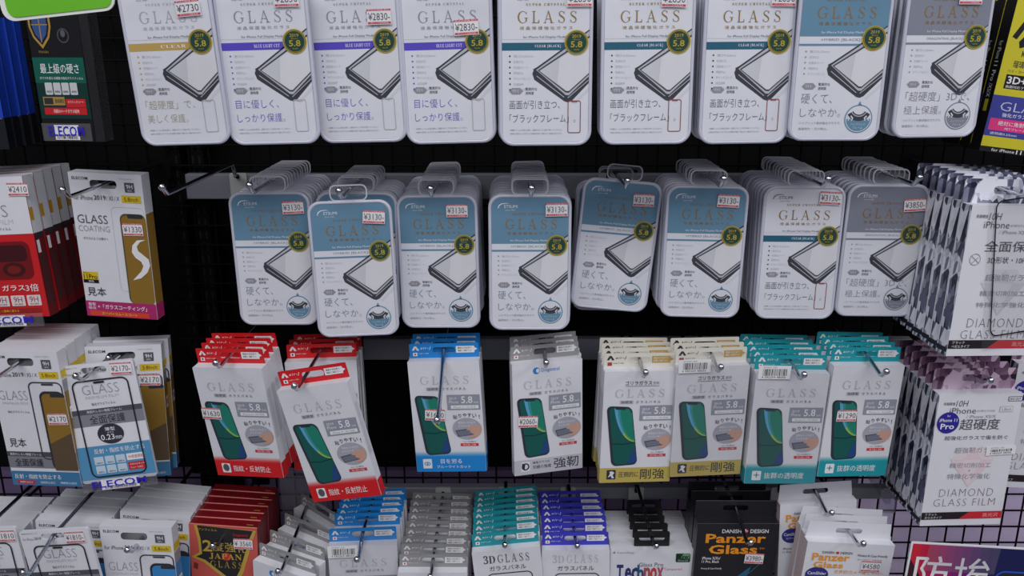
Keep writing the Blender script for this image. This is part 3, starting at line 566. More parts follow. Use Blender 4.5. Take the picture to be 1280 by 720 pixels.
def diamond(kind):
    up = kind == 'full'; W, H, D = 95, (155 if up else 160), 16.5
    cr = crystal_mat('crystal_print', (24, 26, 44), (98, 100, 128), (232, 234, 244), 62); pk = cr if up else crystal_mat('rose_crystal_print', (44, 26, 44), (128, 92, 120), (216, 190, 212), 62)
    b = carton(W, H, D, WHITE, None, cr); bar = H - 8; side_poly(b, -1, W, D, .2, H - .2, WHITE, .0146, .0163); side_poly(b, -1, W, D, H - 9, H - 4, mat((40, 34, 44)), .0003, .0163, .0004)
    gem = mat((206, 206, 214)) if up else mat((228, 208, 214)); gem2 = mat((216, 216, 224)) if up else mat((230, 217, 222)); c0 = 78
    b.poly([(24, c0), (36, c0 - 14), (62, c0 - 14), (74, c0), (49, c0 + 34)], gem2, 1); b.poly([(24, c0), (38, c0), (49, c0 + 34)], gem, 2); b.poly([(60, c0), (74, c0), (49, c0 + 34)], gem, 2); b.poly([(38, c0), (49, c0 - 14), (60, c0)], gem, 2)
    dk = mat((84, 84, 92)); b.text('表面硬度', 6, 9, 19, 12.4, INK, 3); b.text('10H', 20, 7, 33, 14, dk, 3, -.008, 1, 1)
    b.text('iPhone', 14 if not up else 16, 15.6, 44, 22.4, dk, 3, -.006); b.text('2019年モデル対応', 45, 18, 66, 21, GREYT, 3); b.rect(71, 14.6, 86, 21.4, GREYT, 2); b.rect(71.4, 15, 85.6, 21, WHITE, 3); b.text('5.8inch', 73, 16, 84, 20, GREYT, 4); b.text('/ iPhone XS/X', 34, 24.4, 68, 28, GREYT, 3)
    if up:
        for i, (t, u1) in enumerate((('全面保護', 82), ('3D形状・10H', 70), ('超強靭ガラス', 80), ('精密切削加工', 76), ('特殊化学強化', 78))):
            v = (35, 51, 69, 86, 98)[i]; hh = (11, 7, 7, 5.5, 5.5)[i]; b.text(t, (21, 27, 28, 25, 23)[i], v, u1, v + hh, dk if i < 2 else GREYT, 3, .002)
        b.ring(ell(13, 54, 6, 6), ell(13, 54, 5.4, 5.4), GREYT, 3); b.line((8, 50), (18, 58), .6, GREYT, 3); b.line((10, 58), (16, 52), .6, GREYT, 3)
        dv = 115
    else:
        b.poly(ell(14, 33, 12.6, 12.6, 36), mat((48, 40, 150)), 4); b.text('for', 12, 23.6, 16, 26, PAPER, 5); b.text('iPhone 11', 4, 28, 24, 32, PAPER, 5, .012); b.text('Pro', 6, 34, 21.6, 40.6, PAPER, 5, .02)
        b.text('超硬度', 28, 29, 74, 42, dk, 3, .002); b.text('超強化ガラスで傷を防ぐ', 13, 49, 86, 54, dk, 3); b.text('超強靭ガラス', 27, 63, 75, 70, GREYT, 3); b.text('精密切削加工', 24, 82, 72, 88, GREYT, 3); b.text('+', 46, 90, 49, 93, GREYT, 3); b.text('特殊化学強化', 23, 95, 73, 102, GREYT, 3)
        b.rect(79, 3, 95, 8.6, INK, 3, 1); b.rect(79.6, 3.6, 94.4, 8, WHITE, 4, .8); b.text('RAY-OUT', 81, 4.4, 93, 7.2, INK, 5, .01); dv = 114
    b.text('DIAMOND', 17, dv, 80, dv + 9.4, mat((120, 104, 114)), 3, -.025, 1.15); b.text('GLASS FILM', 12, dv + 12.4, 84, dv + 21.4, mat((120, 104, 114)), 3, -.025, 1.15)
    b.rect(.2, bar - 9, W - .2, bar, mat((40, 32, 38)), 2); b.poly([(44, bar), (56, bar - 9), (W - .2, bar - 9), (W - .2, bar)], mat((204, 44, 54)), 3); b.text('ブラック' if up else 'フラット', 4, bar - 8, 18, bar - 5, PAPER, 4); b.text('ベゼルタイプ' if up else 'ガラスタイプ', 4, bar - 4, 24, bar - 1, PAPER, 4); b.text('高光沢', 72, bar - 7, 90, bar - 2, mat((240, 170, 170)), 4, .008)
    g = MB(); h = H / 1000
    g.plate(rr(-W / 2000, h - .004, W / 2000, h + .024, .003, 3), [rr(-.015, h + .009, .015, h + .017, .0038, 4)], D / 1000 - .0008, D / 1000 + .0002, pk)
    if not up: return {'carton': b.mesh('carton'), 'hang_card': g.mesh('hang_card')}
    f = MB(W, H, -.0015); f.xf = lambda u, v: (24 + .99 * u + .147 * v, .99 * v - .147 * u)
    f.poly(rr(-8, -14, 92, 150, 3), FILM, 1); f.frame(0, -5, 84, 136, 1.4, BLACK, 2, 8)
    return {'carton': b.mesh('carton'), 'hang_card': g.mesh('hang_card'), 'sample_film': f.mesh('sample_film')}
def glasspro():
    W, H, D = 101, 160, 17; b = carton(W, H, D, WHITE); h = H / 1000
    b.poly(ell(4.4, 3.4, 1.5, 1.5, 12), GREYT, 2); b.text('SwitchEasy', 8, 2, 28.5, 5.4, GREYT, 3); b.text('Glass Pro', 34.5, 17.4, 64.5, 23, mat((130, 132, 140)), 3, .008)
    b.rect(79, 5, 96.5, 17, mat((34, 66, 50)), 2, 1.5); b.poly([(88, 5.4), (96, 5.4), (95, 12), (84, 12)], mat((116, 168, 124)), 3); b.text('New', 80, 6, 94, 12.4, mat((16, 34, 26)), 4, .02, 1, 1.5); b.text('iPhone 5.8"', 82, 13.4, 94, 15.8, mat((170, 200, 176)), 4)
    for ch, u, c_ in (('T', 8, (52, 50, 120)), ('e', 18, (52, 50, 120)), ('c', 26, (40, 60, 110)), ('h', 33, (50, 90, 130)), ('n', 41, (180, 80, 90)), ('o', 49, (206, 66, 60)), ('x', 57, (180, 90, 110))): b.text(ch, u, 20 if ch in 'Th' else 24, u + 8, 42, mat(c_), 3, .03)
    b.text('Tempered', 65, 25, 87, 29, mat((214, 130, 140)), 3)
    t = MB(); t.plate(rr(-.0215, h - .001, .0215, h + .0205, .003, 4), [rr(-.0155, h + .0075, .0155, h + .0145, .0034, 4)], D / 1000 * .45, D / 1000 * .45 + .0009, BLACK)
    return {'carton': b.mesh('carton'), 'hang_tab': t.mesh('hang_tab')}
def panzer_black():
    W, H, D = 98, 160, 17; k = mat((32, 32, 38), .4, coat=.15); b = carton(W, H, D, k); og = mat((240, 152, 36)); h = H / 1000
    b.text('DANISH', 30, 8, 53, 13, PAPER, 3, .01); b.text('DESIGN', 64, 8, 86, 13, PAPER, 3, .01); b.rect(56, 7.6, 61, 13, mat((190, 40, 46)), 2); b.rect(57.6, 7.6, 58.6, 13, PAPER, 3); b.rect(56, 9.8, 61, 10.8, PAPER, 3)
    b.text('Panzer', 11, 14, 84, 26.4, og, 3, .028, 1.03); b.text('Glass', 16, 29, 75, 41.4, og, 3, .028, 1.03); b.text('TM', 77, 33, 83, 35, og, 3)
    b.text('iPhone X/Xs/', 9, 45, 31, 49, PAPER, 3, .006); b.text('11 Pro, Black', 9, 50, 30, 54, PAPER, 3, .006); b.text('Privacy & Case Friendly', 9, 60, 34, 63, PAPER, 3); b.poly([(54, 72), (70, 58), (66, 72)], mat((40, 100, 130)), 2); b.line((66, 70), (80, 55), .6, mat((60, 130, 160)), 2)
    side_poly(b, 1, W, D, 10, 16, mat((230, 90, 40)), .004, .01)
    g = MB(W, 24, D / 1000); x0, x1 = -W / 2000, W / 2000
    g.plate([(x0, h - .003), (x1, h - .003), (x1, h + .021), (x0, h + .021)], [rr(-.0155, h + .0075, .0155, h + .0145, .0034, 4)], D / 1000 - .0006, D / 1000 + .0002, k)
    g.H = H + 21; g.y = D / 1000 - .0007; g.line((0, .3), (W, .3), .5, mat((110, 110, 118)), 1); b.line((0, .3), (W, .3), .5, mat((100, 100, 108)), 1)
    return {'carton': b.mesh('carton'), 'hang_card': g.mesh('hang_card')}
def panzer_white(W):
    H, D = 160, 12; b = carton(W, H, D, WHITE); og = mat((236, 158, 48)); h = H / 1000; s = W / 102
    b.text('DANISH', 19 * s, 11, 33 * s, 14, INK, 3, .006); b.rect(35 * s, 11, 38.4 * s, 14, mat((190, 50, 60)), 3); b.text('DESIGN', 40 * s, 11, 54 * s, 14, INK, 3, .006)
    b.text('Panzer', 8 * s, 13.6, 52 * s, 23.4, og, 4, .026, 1.03); b.text('Glass', 11 * s, 24.6, 46 * s, 32.6, og, 4, .026, 1.03); b.text('Privacy & Case Friendly', 61 * s, 13, 96 * s, 17, INK, 3, .004); b.text('覗き見防止 全面吸着', 61 * s, 19, 90 * s, 21, GREYT, 3)
    b.text('世界初!カメラ隠しカバー', 37 * s, 34.6, 95 * s, 39.4, og, 3, .01); b.poly(ell(17 * s, 42, 13.6 * s, 10), mat((50, 50, 130)), 3); b.text('CamSlider', 6 * s, 38, 28 * s, 42, PAPER, 4, .006); b.text('カバー付', 9 * s, 44, 24 * s, 47, PAPER, 4)
    b.text('iPhone X/Xs/', 5, 58, 26, 61, INK, 3); b.text('11 Pro, Black', 5, 63, 26, 66, INK, 3); b.poly(rr(34 * s, 56, 80 * s, 150, 8), mat((60, 60, 74)), 3); b.poly(rr(36 * s, 58, 78 * s, 148, 7), mat((96, 100, 120)), 4)
    b.rect(5, 150, 16, 158, mat((190, 50, 60)), 3); side_poly(b, -1, W, D, .2, H - .2, mat((214, 196, 196)))
    g = MB(); x0, x1 = -W / 2000, W / 2000
    g.plate([(x0 + .001, h - .003), (x1 - .001, h - .003), (x1 - .003, h + .020), (x0 + .003, h + .020)], [rr(-.0155, h + .006, .0155, h + .0125, .0032, 4)], D / 1000 - .0006, D / 1000 + .0002, WHITE)
    return {'carton': b.mesh('carton'), 'hang_card': g.mesh('hang_card')}
def japan_glass():
    W, H, D = 82, 140, 14.5; rd = mat((150, 26, 32), .35, coat=.25); b = carton(W, H, D, mat((206, 92, 82)), (-.014, H / 1000 - .021, .010, H / 1000 - .013), mat((112, 20, 26)), mat((122, 20, 28), .35, coat=.25)); g = mat((196, 164, 70)); k = mat((40, 40, 42))
    b.poly([(6, 1), (81, 4), (77, 16), (64, 62), (59, 72), (40, 72), (15, 51), (1, 45), (11, 38), (10, 20)], g, 2); b.poly([(10, 1.4), (77, 4.4), (73, 14), (60, 58), (55, 69), (43, 69), (18, 48), (7, 44.4), (14.5, 40), (13.5, 20)], k, 3)
    b.text('ワンフィルム', 11, 5, 34, 8.2, g, 4); b.text('Dragontrail', 53, 9, 71, 14, mat((180, 30, 40)), 4, .02); b.text('2', 15.5, 20.6, 27, 36, g, 4, .02); b.text('度強化', 28, 22, 70, 35, g, 4, .012)
    b.poly(ell(44, 41.6, 5.6, 5.4), mat((206, 60, 50)), 4); b.text(serif('JAPAN'), 23, 37.4, 62.5, 46.4, g, 5, 0, 1.1); b.glass(24, 48, 63, 57, g, 5)
    b.poly([(4, 52), (9, 54), (8, 62), (3, 60)], mat((120, 50, 46)), 2)
    h = H / 1000; b.add([(.027, .0045, h + .0003), (.035, .0045, h + .0003), (.035, .0055, h + .0003), (.027, .0055, h + .0003)], [(0, 1, 2, 3)], g)
    b.add([(-W / 2000, -.0003, h - .0006), (W / 2000, -.0003, h - .0006), (W / 2000, .0004, h + .0003), (-W / 2000, .0004, h + .0003)], [(0, 1, 2, 3)], mat((216, 128, 118)))
    return b.mesh('carton')
# ---------------------------------------------------------------- the setting
Y_RAIL, Y_GRID = 1.078, 1.098
b = MB(); b.box(-1.4, 1.17, 0, 1.4, 1.19, 2.3, mat((10, 10, 12), .7, spec=.15)); structure('wall_back', b)
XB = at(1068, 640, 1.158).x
b = MB(); b.box(-1.4, 1.158, .3, XB - .002, 1.169, at(640, 588, 1.158).z, mat((112, 94, 130), .5)); structure('trim_1', b)  # lower back panel, shade under the packs put into its darker purple
b = MB(); b.box(XB, 1.158, .3, 1.4, 1.169, at(640, 588, 1.158).z, mat((230, 212, 246), .45)); structure('trim_2', b)  # right stretch of the panel, its brighter light put into the pale lavender
b = MB(); b.box(-1.4, -2.5, -.02, 1.4, 1.19, 0, mat((150, 148, 150), .4)); structure('floor', b)
KB = mat((8, 8, 10), .7, spec=.1)
b = MB(); x = -.86
while x < .87: b.tube([(x, Y_GRID, .3), (x, Y_GRID, 2.0)], .0013, KB, 6); x += .0254
z = .3
while z < 2.0: b.tube([(-.87, Y_GRID - .003, z), (.87, Y_GRID - .003, z)], .0013, KB, 6); z += .0254
tag(link('wire_grid_panel', b.mesh('wire_grid_panel')), 'black wire grid panel standing behind all the hooks and rails', 'wire panel')
for px, lb in ((230, 'black slotted shelf upright beside the gold phone carton column'), (258, 'black slotted shelf upright behind the end of the upper rail')):
    c = at(px, 260, 1.12); b = MB(); b.box(-.009, 0, .0, .009, .04, 2.2, KB); sl = mat((5, 5, 6), .8)
    for i in range(120):
        for sx in (-.004, .004): b.add([(sx - .0013, -.0003, .3 + i * .016), (sx + .0013, -.0003, .3 + i * .016), (sx + .0013, -.0003, .31 + i * .016), (sx - .0013, -.0003, .31 + i * .016)], [(0, 1, 2, 3)], sl)
    o = link('slotted_upright', b.mesh('slotted_upright')); o.location = (c.x, 1.1005, 0); tag(o, lb, 'shelf upright', 'slotted uprights')
RAILM = mat((128, 130, 138), .4); CLIPM = mat((186, 190, 186), .3)
def rail(px0, px1, py0, py1, label):
    a = at(px0, py0, Y_RAIL); c = at(px1, py1, Y_RAIL); t = thing('hook_rail', label, 'rail', 'rails the hooks hang on', ((a.x + c.x) / 2, Y_RAIL, c.z)); h = a.z - c.z; w_ = (c.x - a.x) / 2
    b = MB(); b.loft([[(sx, y, z) for y, z in ((0.001, 0), (0, .001), (0, h - .001), (.001, h), (.013, h), (.013, 0))] for sx in (-w_, w_)], RAILM, False); link('bar', b.mesh('bar'), t)
    for sx in (-1, 1):
        b = MB(); b.box(sx * w_ - .002, -.001, -.001, sx * w_ + .002, .0145, h + .001, KB); link('end_cap', b.mesh('end_cap'), t)
    return c.z, a.z
ZR = {'b': rail(229, 1135, 218, 249, 'grey hook rail behind the clear cases of the middle row'),
      'c': rail(452, 1140, 424, 450, 'grey hook rail behind the paper cartons with header cards'),
      'd': rail(430, 1120, 610, 624, 'grey hook rail behind the lowest row of packs'),
      'a': rail(60, 1230, -40, -10, 'grey hook rail above the picture behind the top row')}
_HM = {}
def hook(x, z, y_tip, label, rail_=None, drop=0.0, back=0.0, y_hole=None):
    """chrome display hook: prong running out from the wall, turned-up end, ball; drop tilts the part in front of the pack down"""
    t = thing('display_hook', label, 'hook', 'chrome display hooks', (x, Y_RAIL if rail_ else Y_GRID - .006, z + back)); L = y_tip - t.location.y
    yh = (y_hole if y_hole is not None else t.location.y - .02) - t.location.y
    b = MB(); zz = -back - drop; pts = [(0, yh, -back), (0, L + .003, zz), (0, L - .001, zz + .001), (0, L - .010, zz + .0085)]
    pts = [(0, -.012 if rail_ else -.002, 0)] + pts
    b.tube(pts, .0023, CHROME); link('prong', b.mesh('prong'), t)
    b = MB(); b.ball((0, L - .0105, zz + .0089), .0036, CHROME); link('ball_tip', b.mesh('ball_tip'), t)
    b = MB()
    if rail_:
        z0, z1 = ZR[rail_]; zc = z1 - (z + back) - .004
        b.plate(rr(-.0105, z0 - z - back - .002, .0105, z1 - z - back + .002, .002, 2), [], -.0026, -.0004, CLIPM); b.tube([(0, -.004, zc), (0, -.0045, zc * .25), (0, -.0125, 0)], .0023, KB)
    else: b.plate(rr(-.012, -.02, .012, .006, .002, 2), [], -.002, .0, KB)
    link('bracket', b.mesh('bracket'), t)
    return t
_P = {}
def price(p):
    if p not in _P: _P[p] = price_mesh(p)
    return _P[p]
def stick(parent, me, u, v, W, H, y, ang=0.0, name='price_sticker', label=None, size=(23, 14)):
    """a sticker whose middle is u, v millimetres from the face's top left corner"""
    o = link(name, me, parent); a = R(-ang); cx, cz = (u - W / 2) / 1000, (H - v) / 1000; hz = size[1] / 2000
    o.location = (cx - math.sin(a) * hz, y - (.0012 if y > -.001 else 0), cz - math.cos(a) * hz); o.rotation_euler = (0, a, 0)
    if label: o['label'] = label
    return o
def hole_of(pose, hl):
    return Vector(pose[:3]) + rotm(*pose[3:]) @ Vector(hl)
def pose_at(hole, rot, hl):
    return list(Vector(hole) - rotm(*rot) @ Vector(hl)) + list(rot)
def build(name, parts, pose, label, cat, group, skip=()):
    t = thing(name, label, cat, group, pose[:3], pose[3:])
    for n, me in parts.items():
        if n not in skip:
            o = link(n, me, t)
            if n == 'size_seal': o.location = (.0286, 0, .0834)
    return t
def stack(name, parts, pose, n, pitch, slope, hl, front_label, behind, cat, group, jit=1.2, bpose=None, skip_front=(), skip_back=(), hook_label=None, hook_rail=None, ext=.05, first_gap=None, drop=0.0):
    """the pack at the front of a hook and the n - 1 packs behind it; behind has one {} for the place counted from the front"""
    front = build(name, parts, pose, front_label, cat, group, skip_front); h0 = hole_of(pose, hl); base = bpose or pose; hb = hole_of(base, hl) if bpose else h0
    for k in range(1, n):
        s = (k - 1) * pitch if bpose else (first_gap or pitch) + (k - 1) * pitch
        rot = list(base[3:]); rot[2] += R(random.uniform(-jit, jit)); rot[0] *= (.6 if not bpose else 1)
        if not bpose and jit > 0: rot[0] = base[3]; 
        h = hb + Vector((random.uniform(-.0008, .0008), s, s * slope))
        build(name, parts, pose_at(h, rot, hl), behind.format(ORD[k]), cat, group, skip_back)
    if hook_label:
        q = hb if bpose else h0; yw = Y_RAIL
        hook(q.x, q.z, h0.y - ext, hook_label, hook_rail, drop, (yw - q.y) * slope, h0.y - .002)
    return front

# ---------------------------------------------------------------- clear glass-film cases, top and middle rows
TIN = {k: tin_meshes(k) for k in ('gold', 'purple', 'teal', 'blue', 'grey')}
HT = (0, .0028, .1585)
CASE, GA, GB = 'clear rounded case', 'clear cases in the top row', 'clear cases in the middle row'
rowA = [('gold', 1, '¥2730', 66, 25, 3, 'clear rounded case with a gold band, beside the black shield pack', 'gold band case'),
        ('purple', 1, '¥2830', 69, 17, 0, 'clear rounded case with a purple band, next to the gold band case', 'purple band case next to the gold band case'),
        ('purple', 1, '¥2830-', 69, 33, 0, 'middle one of the three purple band cases in the top row', 'middle purple band case'),
        ('purple', 2, '¥2830-', 63, 42, 2, 'clear purple band case whose price sticker touches the green seal', 'purple band case beside the teal ones'),
        ('teal', 3, '¥2830', 75, 16, 0, 'clear teal band case in the top row beside a purple band case', 'teal band case beside the purple one'),
        ('teal', 4, '¥2830', 67, 17, -2, 'middle one of the three teal band cases in the top row', 'middle teal band case'),
        ('teal', 4, '¥2830', 74, 16, -1, 'clear teal band case beside the blue-topped case in the top row', 'teal band case beside the blue-topped one'),
        ('blue', 3, None, 0, 0, 0, 'blue-topped clear case in the top row', 'blue-topped case of the top row'),
        ('grey', 4, '¥3130', 62, 18, 0, 'grey-topped clear case in the top row beside the yellow carton', 'grey-topped case of the top row')]
for i, (k, n, pr, u, v, an, lb, short) in enumerate(rowA):
    t = stack('screen_film_case', TIN[k], POSE['A%d' % (i + 1)], n, .0135, .0, HT, lb, '{} case behind the ' + short, 'phone film case', GA, 1.0, hook_label='chrome hook holding the ' + short, hook_rail='a', ext=.04)
    if pr: stick(t, price(pr), u, v, 88, 150, 0, an)
rowB = [('blue', 11, '¥3130-', 70, 17, 2, 'blue-topped case on the first hook beside the empty hook', 'first blue-topped stack from the empty hook'),
        ('blue', 9, '¥3130-', 69, 18, -4, 'blue-topped case tilted and hanging lower than all the others', 'stack behind the low hanging tilted case'),
        ('blue', 12, '¥3130-', 66, 17, 0, 'blue-topped case above the blue header carton', 'blue-topped stack above the blue header cartons'),
        ('blue', 12, '¥3130-', 72, 16, 1, 'blue-topped case hanging straight above the grey header cartons', 'blue-topped stack above the grey header cartons'),
        ('blue', 3, '¥3130-', 68, 20, 3, 'smallest looking blue-topped case, twisted clockwise on a short stack', 'twisted case of the short stack'),
        ('blue', 8, '¥3130-', 66, 16, -2, 'blue-topped case hanging next to the white teal band stack', 'blue-topped stack next to the white one'),
        ('teal', 10, '¥3130-', 71, 13, -3, 'white-topped case with a teal band in the middle row', 'white-topped teal band stack of the middle row'),
        ('grey', 9, '¥3850-', 72, 22, 4, 'grey-topped case with the ¥3850 sticker', 'grey-topped stack of the middle row')]
for i, (k, n, pr, u, v, an, lb, short) in enumerate(rowB):
    nm = 'B%d' % (i + 1)
    t = stack('screen_film_case', TIN[k], POSE[nm], n, .0118, .0, HT, lb, '{} case back in the ' + short, 'phone film case', GB, 1.0, bpose=POSE.get(nm + 'b'), hook_label='chrome hook carrying the ' + short, hook_rail='b', ext=.055)
    if pr: stick(t, price(pr), u, v, 88, 150, 0, an)
p = at(209, 243, .85); q = at(262, 214, Y_RAIL)
hook(p.x, p.z, p.y, 'empty chrome hook at the end of the upper rail, holding nothing', 'b', 0, q.z - p.z - .004)

# ---------------------------------------------------------------- white paper cartons with coloured header cards
AIR = {k: airj_meshes(k) for k in ('red', 'blue', 'steel', 'yellow', 'teal', 'teal3d', 'indigo3d')}
HC = (0, .0119, .146); GC = 'header card cartons in the third row'; GD = 'header card cartons in the lowest row'
BAR = barcode_mesh()
rowC = [('C1', 'red', 4, '¥1630', 11, 56, -2, 'white carton with red header and a price sticker on its phone picture', 'red header carton with price sticker', None, .035, 0, 0),
        ('C2', 'red', 4, None, 0, 0, 0, 'red header carton tilted and hanging in front, without price sticker', 'tilted red header carton', None, .03, 0, 0),
        ('C3', 'blue', 3, '¥1640', 27, 65, -4, 'white carton with blue header on the long drooping hook', 'blue header carton in the third row', None, .10, .045, 0),
        ('C4', 'steel', 3, '¥2060-', 17, 70, -5, 'white carton with grey header and grey foot band', 'grey header carton in the third row', None, .035, .006, 0),
        ('C5', 'yellow', 4, None, 0, 0, 0, 'cream header carton with mustard foot band and no barcode sticker', 'mustard foot carton without barcode', None, .035, .006, 0),
        ('C6', 'yellow', 3, None, 0, 0, 0, 'mustard foot carton with a barcode sticker on its header', 'mustard foot carton with barcode', (19, -2), .035, .006, 0),
        ('C7', 'teal', 5, None, 0, 0, 0, 'teal header carton with a barcode sticker in the third row', 'teal header carton with barcode', (19, -2), .035, .006, 0),
        ('C8', 'teal', 4, '¥1290', 23, 60, 0, 'teal header carton with a price sticker on its phone picture', 'teal header carton with price sticker', None, .045, .008, 0)]
for nm, k, n, pr, u, v, an, lb, short, bc, ext, drop, _ in rowC:
    t = stack('film_carton', AIR[k], POSE[nm], n, .0172, .0, HC, lb, '{} carton behind the ' + short, 'phone film carton', GC, .8, bpose=POSE.get(nm + 'b'), skip_front=() if bc else ('clear_sleeve',), skip_back=('clear_sleeve',),
              hook_label='chrome hook carrying the ' + short, hook_rail='c' if nm not in ('C1', 'C2') else None, ext=ext, drop=drop)
    if pr: stick(t, price(pr), u, v, 82, 137, 0, an)
    if bc: stick(t, BAR, bc[0], bc[1], 82, 137, -.0018, 0, 'barcode_sticker', None, (36, 16))
rowD = [('D1', 'blue', 6, 'blue header carton with barcode sticker in the lowest row', 'barcoded blue header carton of the lowest row', (18, 6), .0145, .036, .014),
        ('D2', 'steel', 9, 'grey header carton at the front of the straight lowest row stack', 'front grey header carton of the straight lowest stack', None, .0175, .03, .004),
        ('D3', 'teal3d', 8, 'teal header carton printed 3D GLASS in dark letters', 'carton printed 3D GLASS in dark letters', None, .0138, .02, 0),
        ('D4', 'indigo3d', 7, 'indigo header carton printed 3D GLASS in pale letters', 'indigo header carton', None, .0155, .02, 0)]
for nm, k, n, lb, short, bc, pitch, ext, drop in rowD:
    t = stack('film_carton', AIR[k], POSE[nm], n, pitch, .0, HC, lb, '{} carton behind the ' + short, 'phone film carton', GD, 1.2, skip_front=() if bc else ('clear_sleeve',), skip_back=('clear_sleeve',),
              hook_label='chrome hook carrying the ' + short, hook_rail='d', ext=ext, drop=drop, first_gap=.034 if nm in ('D1',) else .022)
    if bc: stick(t, BAR, bc[0], bc[1], 82, 137, -.0018, 0, 'barcode_sticker', None, (36, 16))
# grey header cartons slumped to one side on their hook
hg = at(359, 697, .905)
for k, (ro, ya, dx, dy, dz, lb) in enumerate(((3, -24, 0, 0, 0, 'grey header carton slumped sideways, front one beside the red cartons'), (3.5, -24, .005, .028, 0, 'second grey header carton of the slumped stack'),
        (4, -29, .013, .060, .002, 'third grey header carton of the slumped stack, twisted more'), (6, -37, .024, .088, .010, 'rearmost and most twisted grey header carton of the slumped stack'))):
    build('film_carton', AIR['steel'], pose_at(hg + Vector((dx, dy, dz)), [R(ya), R(0), R(ro)], HC), lb, 'phone film carton', 'slumped grey header cartons', ('clear_sleeve',))
hook(hg.x, hg.z, hg.y - .03, 'chrome hook carrying the slumped grey header cartons', None, 0, .012, hg.y)

# ---------------------------------------------------------------- cartons and flat packs of the column beside the uprights
HE = (-.00275, 0, .151); WC, WE = 83, 163
EL = {k: elecom_carton(k) for k in ('coating', 'sample', 'blue')}; FLAT = elecom_flat(); SLV = brand_sleeve(84, 15)
def front_sleeve(t, W=84, H=15, dz=-.010, dx=0.0):
    o = link('brand_sleeve', SLV, t); o.location = (dx, 0, dz); o['label'] = 'clear sleeve with blue lettering and white barcode label'
t = stack('film_carton', {'carton': red_film()}, POSE['E1'], 5, .0205, .0, (0, 0, .15), 'red and white film carton, front one, cut off by the picture edge', '{} red and white carton behind the front one', 'phone film carton', 'red and white film cartons', .4)
stick(t, price('¥2410'), 93, 14, 100, 155, 0, -2); front_sleeve(t, dx=.002)
t = stack('film_carton', {'carton': EL['coating']}, POSE['E2'], 1, .02, 0, HE, 'white carton with gold phone picture, white swirl and magenta foot', '', 'phone film carton', None, hook_label='chrome hook in the slot of the gold swirl carton', ext=.075)
stick(t, price('¥1330'), 67, 60, WC, WE, 0, 2)
t = stack('film_carton', {'carton': EL['sample']}, POSE['E3'], 5, .02, 0, HE, 'white and blue carton beside the hanging flat pack, half hidden', '{} carton back in the stack behind the half hidden blue foot carton', 'phone film carton', 'white cartons with blue foot', .5, hook_label='chrome hook through the half hidden blue foot carton', ext=.05)
stick(t, price('¥2170'), 70, 79, WC, WE, 0, 2)
t = stack('film_carton', {'carton': EL['sample']}, POSE['E5'], 2, .02, 0, HE, 'white carton with gold phone picture behind the hanging flat pack', '{} gold phone carton behind the hanging flat pack', 'phone film carton', 'white cartons with blue foot', .5, hook_label='chrome hook through the carton behind the hanging flat pack', ext=.02)
stick(t, price('¥2170'), 68, 42, WC, WE, 0, -2)
HF = (-.0025, .002, .132)
t = stack('flat_film_pack', {'backing_card': FLAT}, POSE['E4'], 1, .01, 0, HF, 'flat white and blue film pack with black frame outline, hanging tilted', '', 'flat film pack', 'flat film packs', hook_label='chrome hook holding the tilted flat film pack', ext=.03)
stick(t, price('¥2170-'), 69, 9, 83, 140, 0, -4); front_sleeve(t, dz=-.009)
t = stack('flat_film_pack', {'backing_card': FLAT}, POSE['E6'], 1, .01, 0, HF, 'flat film pack with black frame outline in the lowest row', '', 'flat film pack', 'flat film packs', hook_label='long chrome hook through the lowest flat film pack', ext=.055, drop=.012)
stick(t, price('¥1810-'), 66, 10, 83, 140, 0, 0)
t = stack('flat_film_pack', {'backing_card': FLAT}, POSE['E8'], 1, .01, 0, HF, 'flat film pack cut off at the lower picture corner', '', 'flat film pack', 'flat film packs', hook_label='chrome hook holding the cut off corner flat pack', ext=.03)
stick(t, price('¥1810'), 70, 10, 83, 140, 0, 0)
t = stack('film_carton', {'carton': EL['blue']}, POSE['E7'], 1, .02, 0, HE, 'white carton with blue phone picture in front of the white stack', '', 'phone film carton', 'white cartons with blue phone picture')
for nm, lb, bh in (('E9', 'white carton just behind the lowest flat film pack', '{} white carton behind the lowest flat film pack'), ('E10', 'white carton beside the red gold-lettered cartons', '{} white carton in the stack beside the red cartons'), ('E11', 'white carton stack front at the lower picture edge', '{} white carton in the stack at the picture edge')):
    t = stack('film_carton', {'carton': EL['blue']}, POSE[nm], 4, .0196, 0, HE, lb, bh, 'phone film carton', 'white cartons with blue phone picture', .5, hook_label={'E9': 'chrome hook in the white stack behind the flat pack', 'E10': 'chrome hook in the white stack and the blue phone carton', 'E11': 'chrome hook in the white stack at the edge'}[nm], ext=.06 if nm == 'E10' else .02)
t = stack('film_carton', {'carton': japan_glass()}, POSE['F1'], 6, .0163, 0, (-.002, 0, .123), 'red carton with black shield and gold lettering', '{} red carton behind the gold-lettered front one', 'phone film carton', 'red gold-lettered cartons', .5, hook_label='chrome hook in the red gold-lettered cartons', ext=.02)
stick(t, price('¥ 3560'), 65, 22, 82, 140, 0, 2)
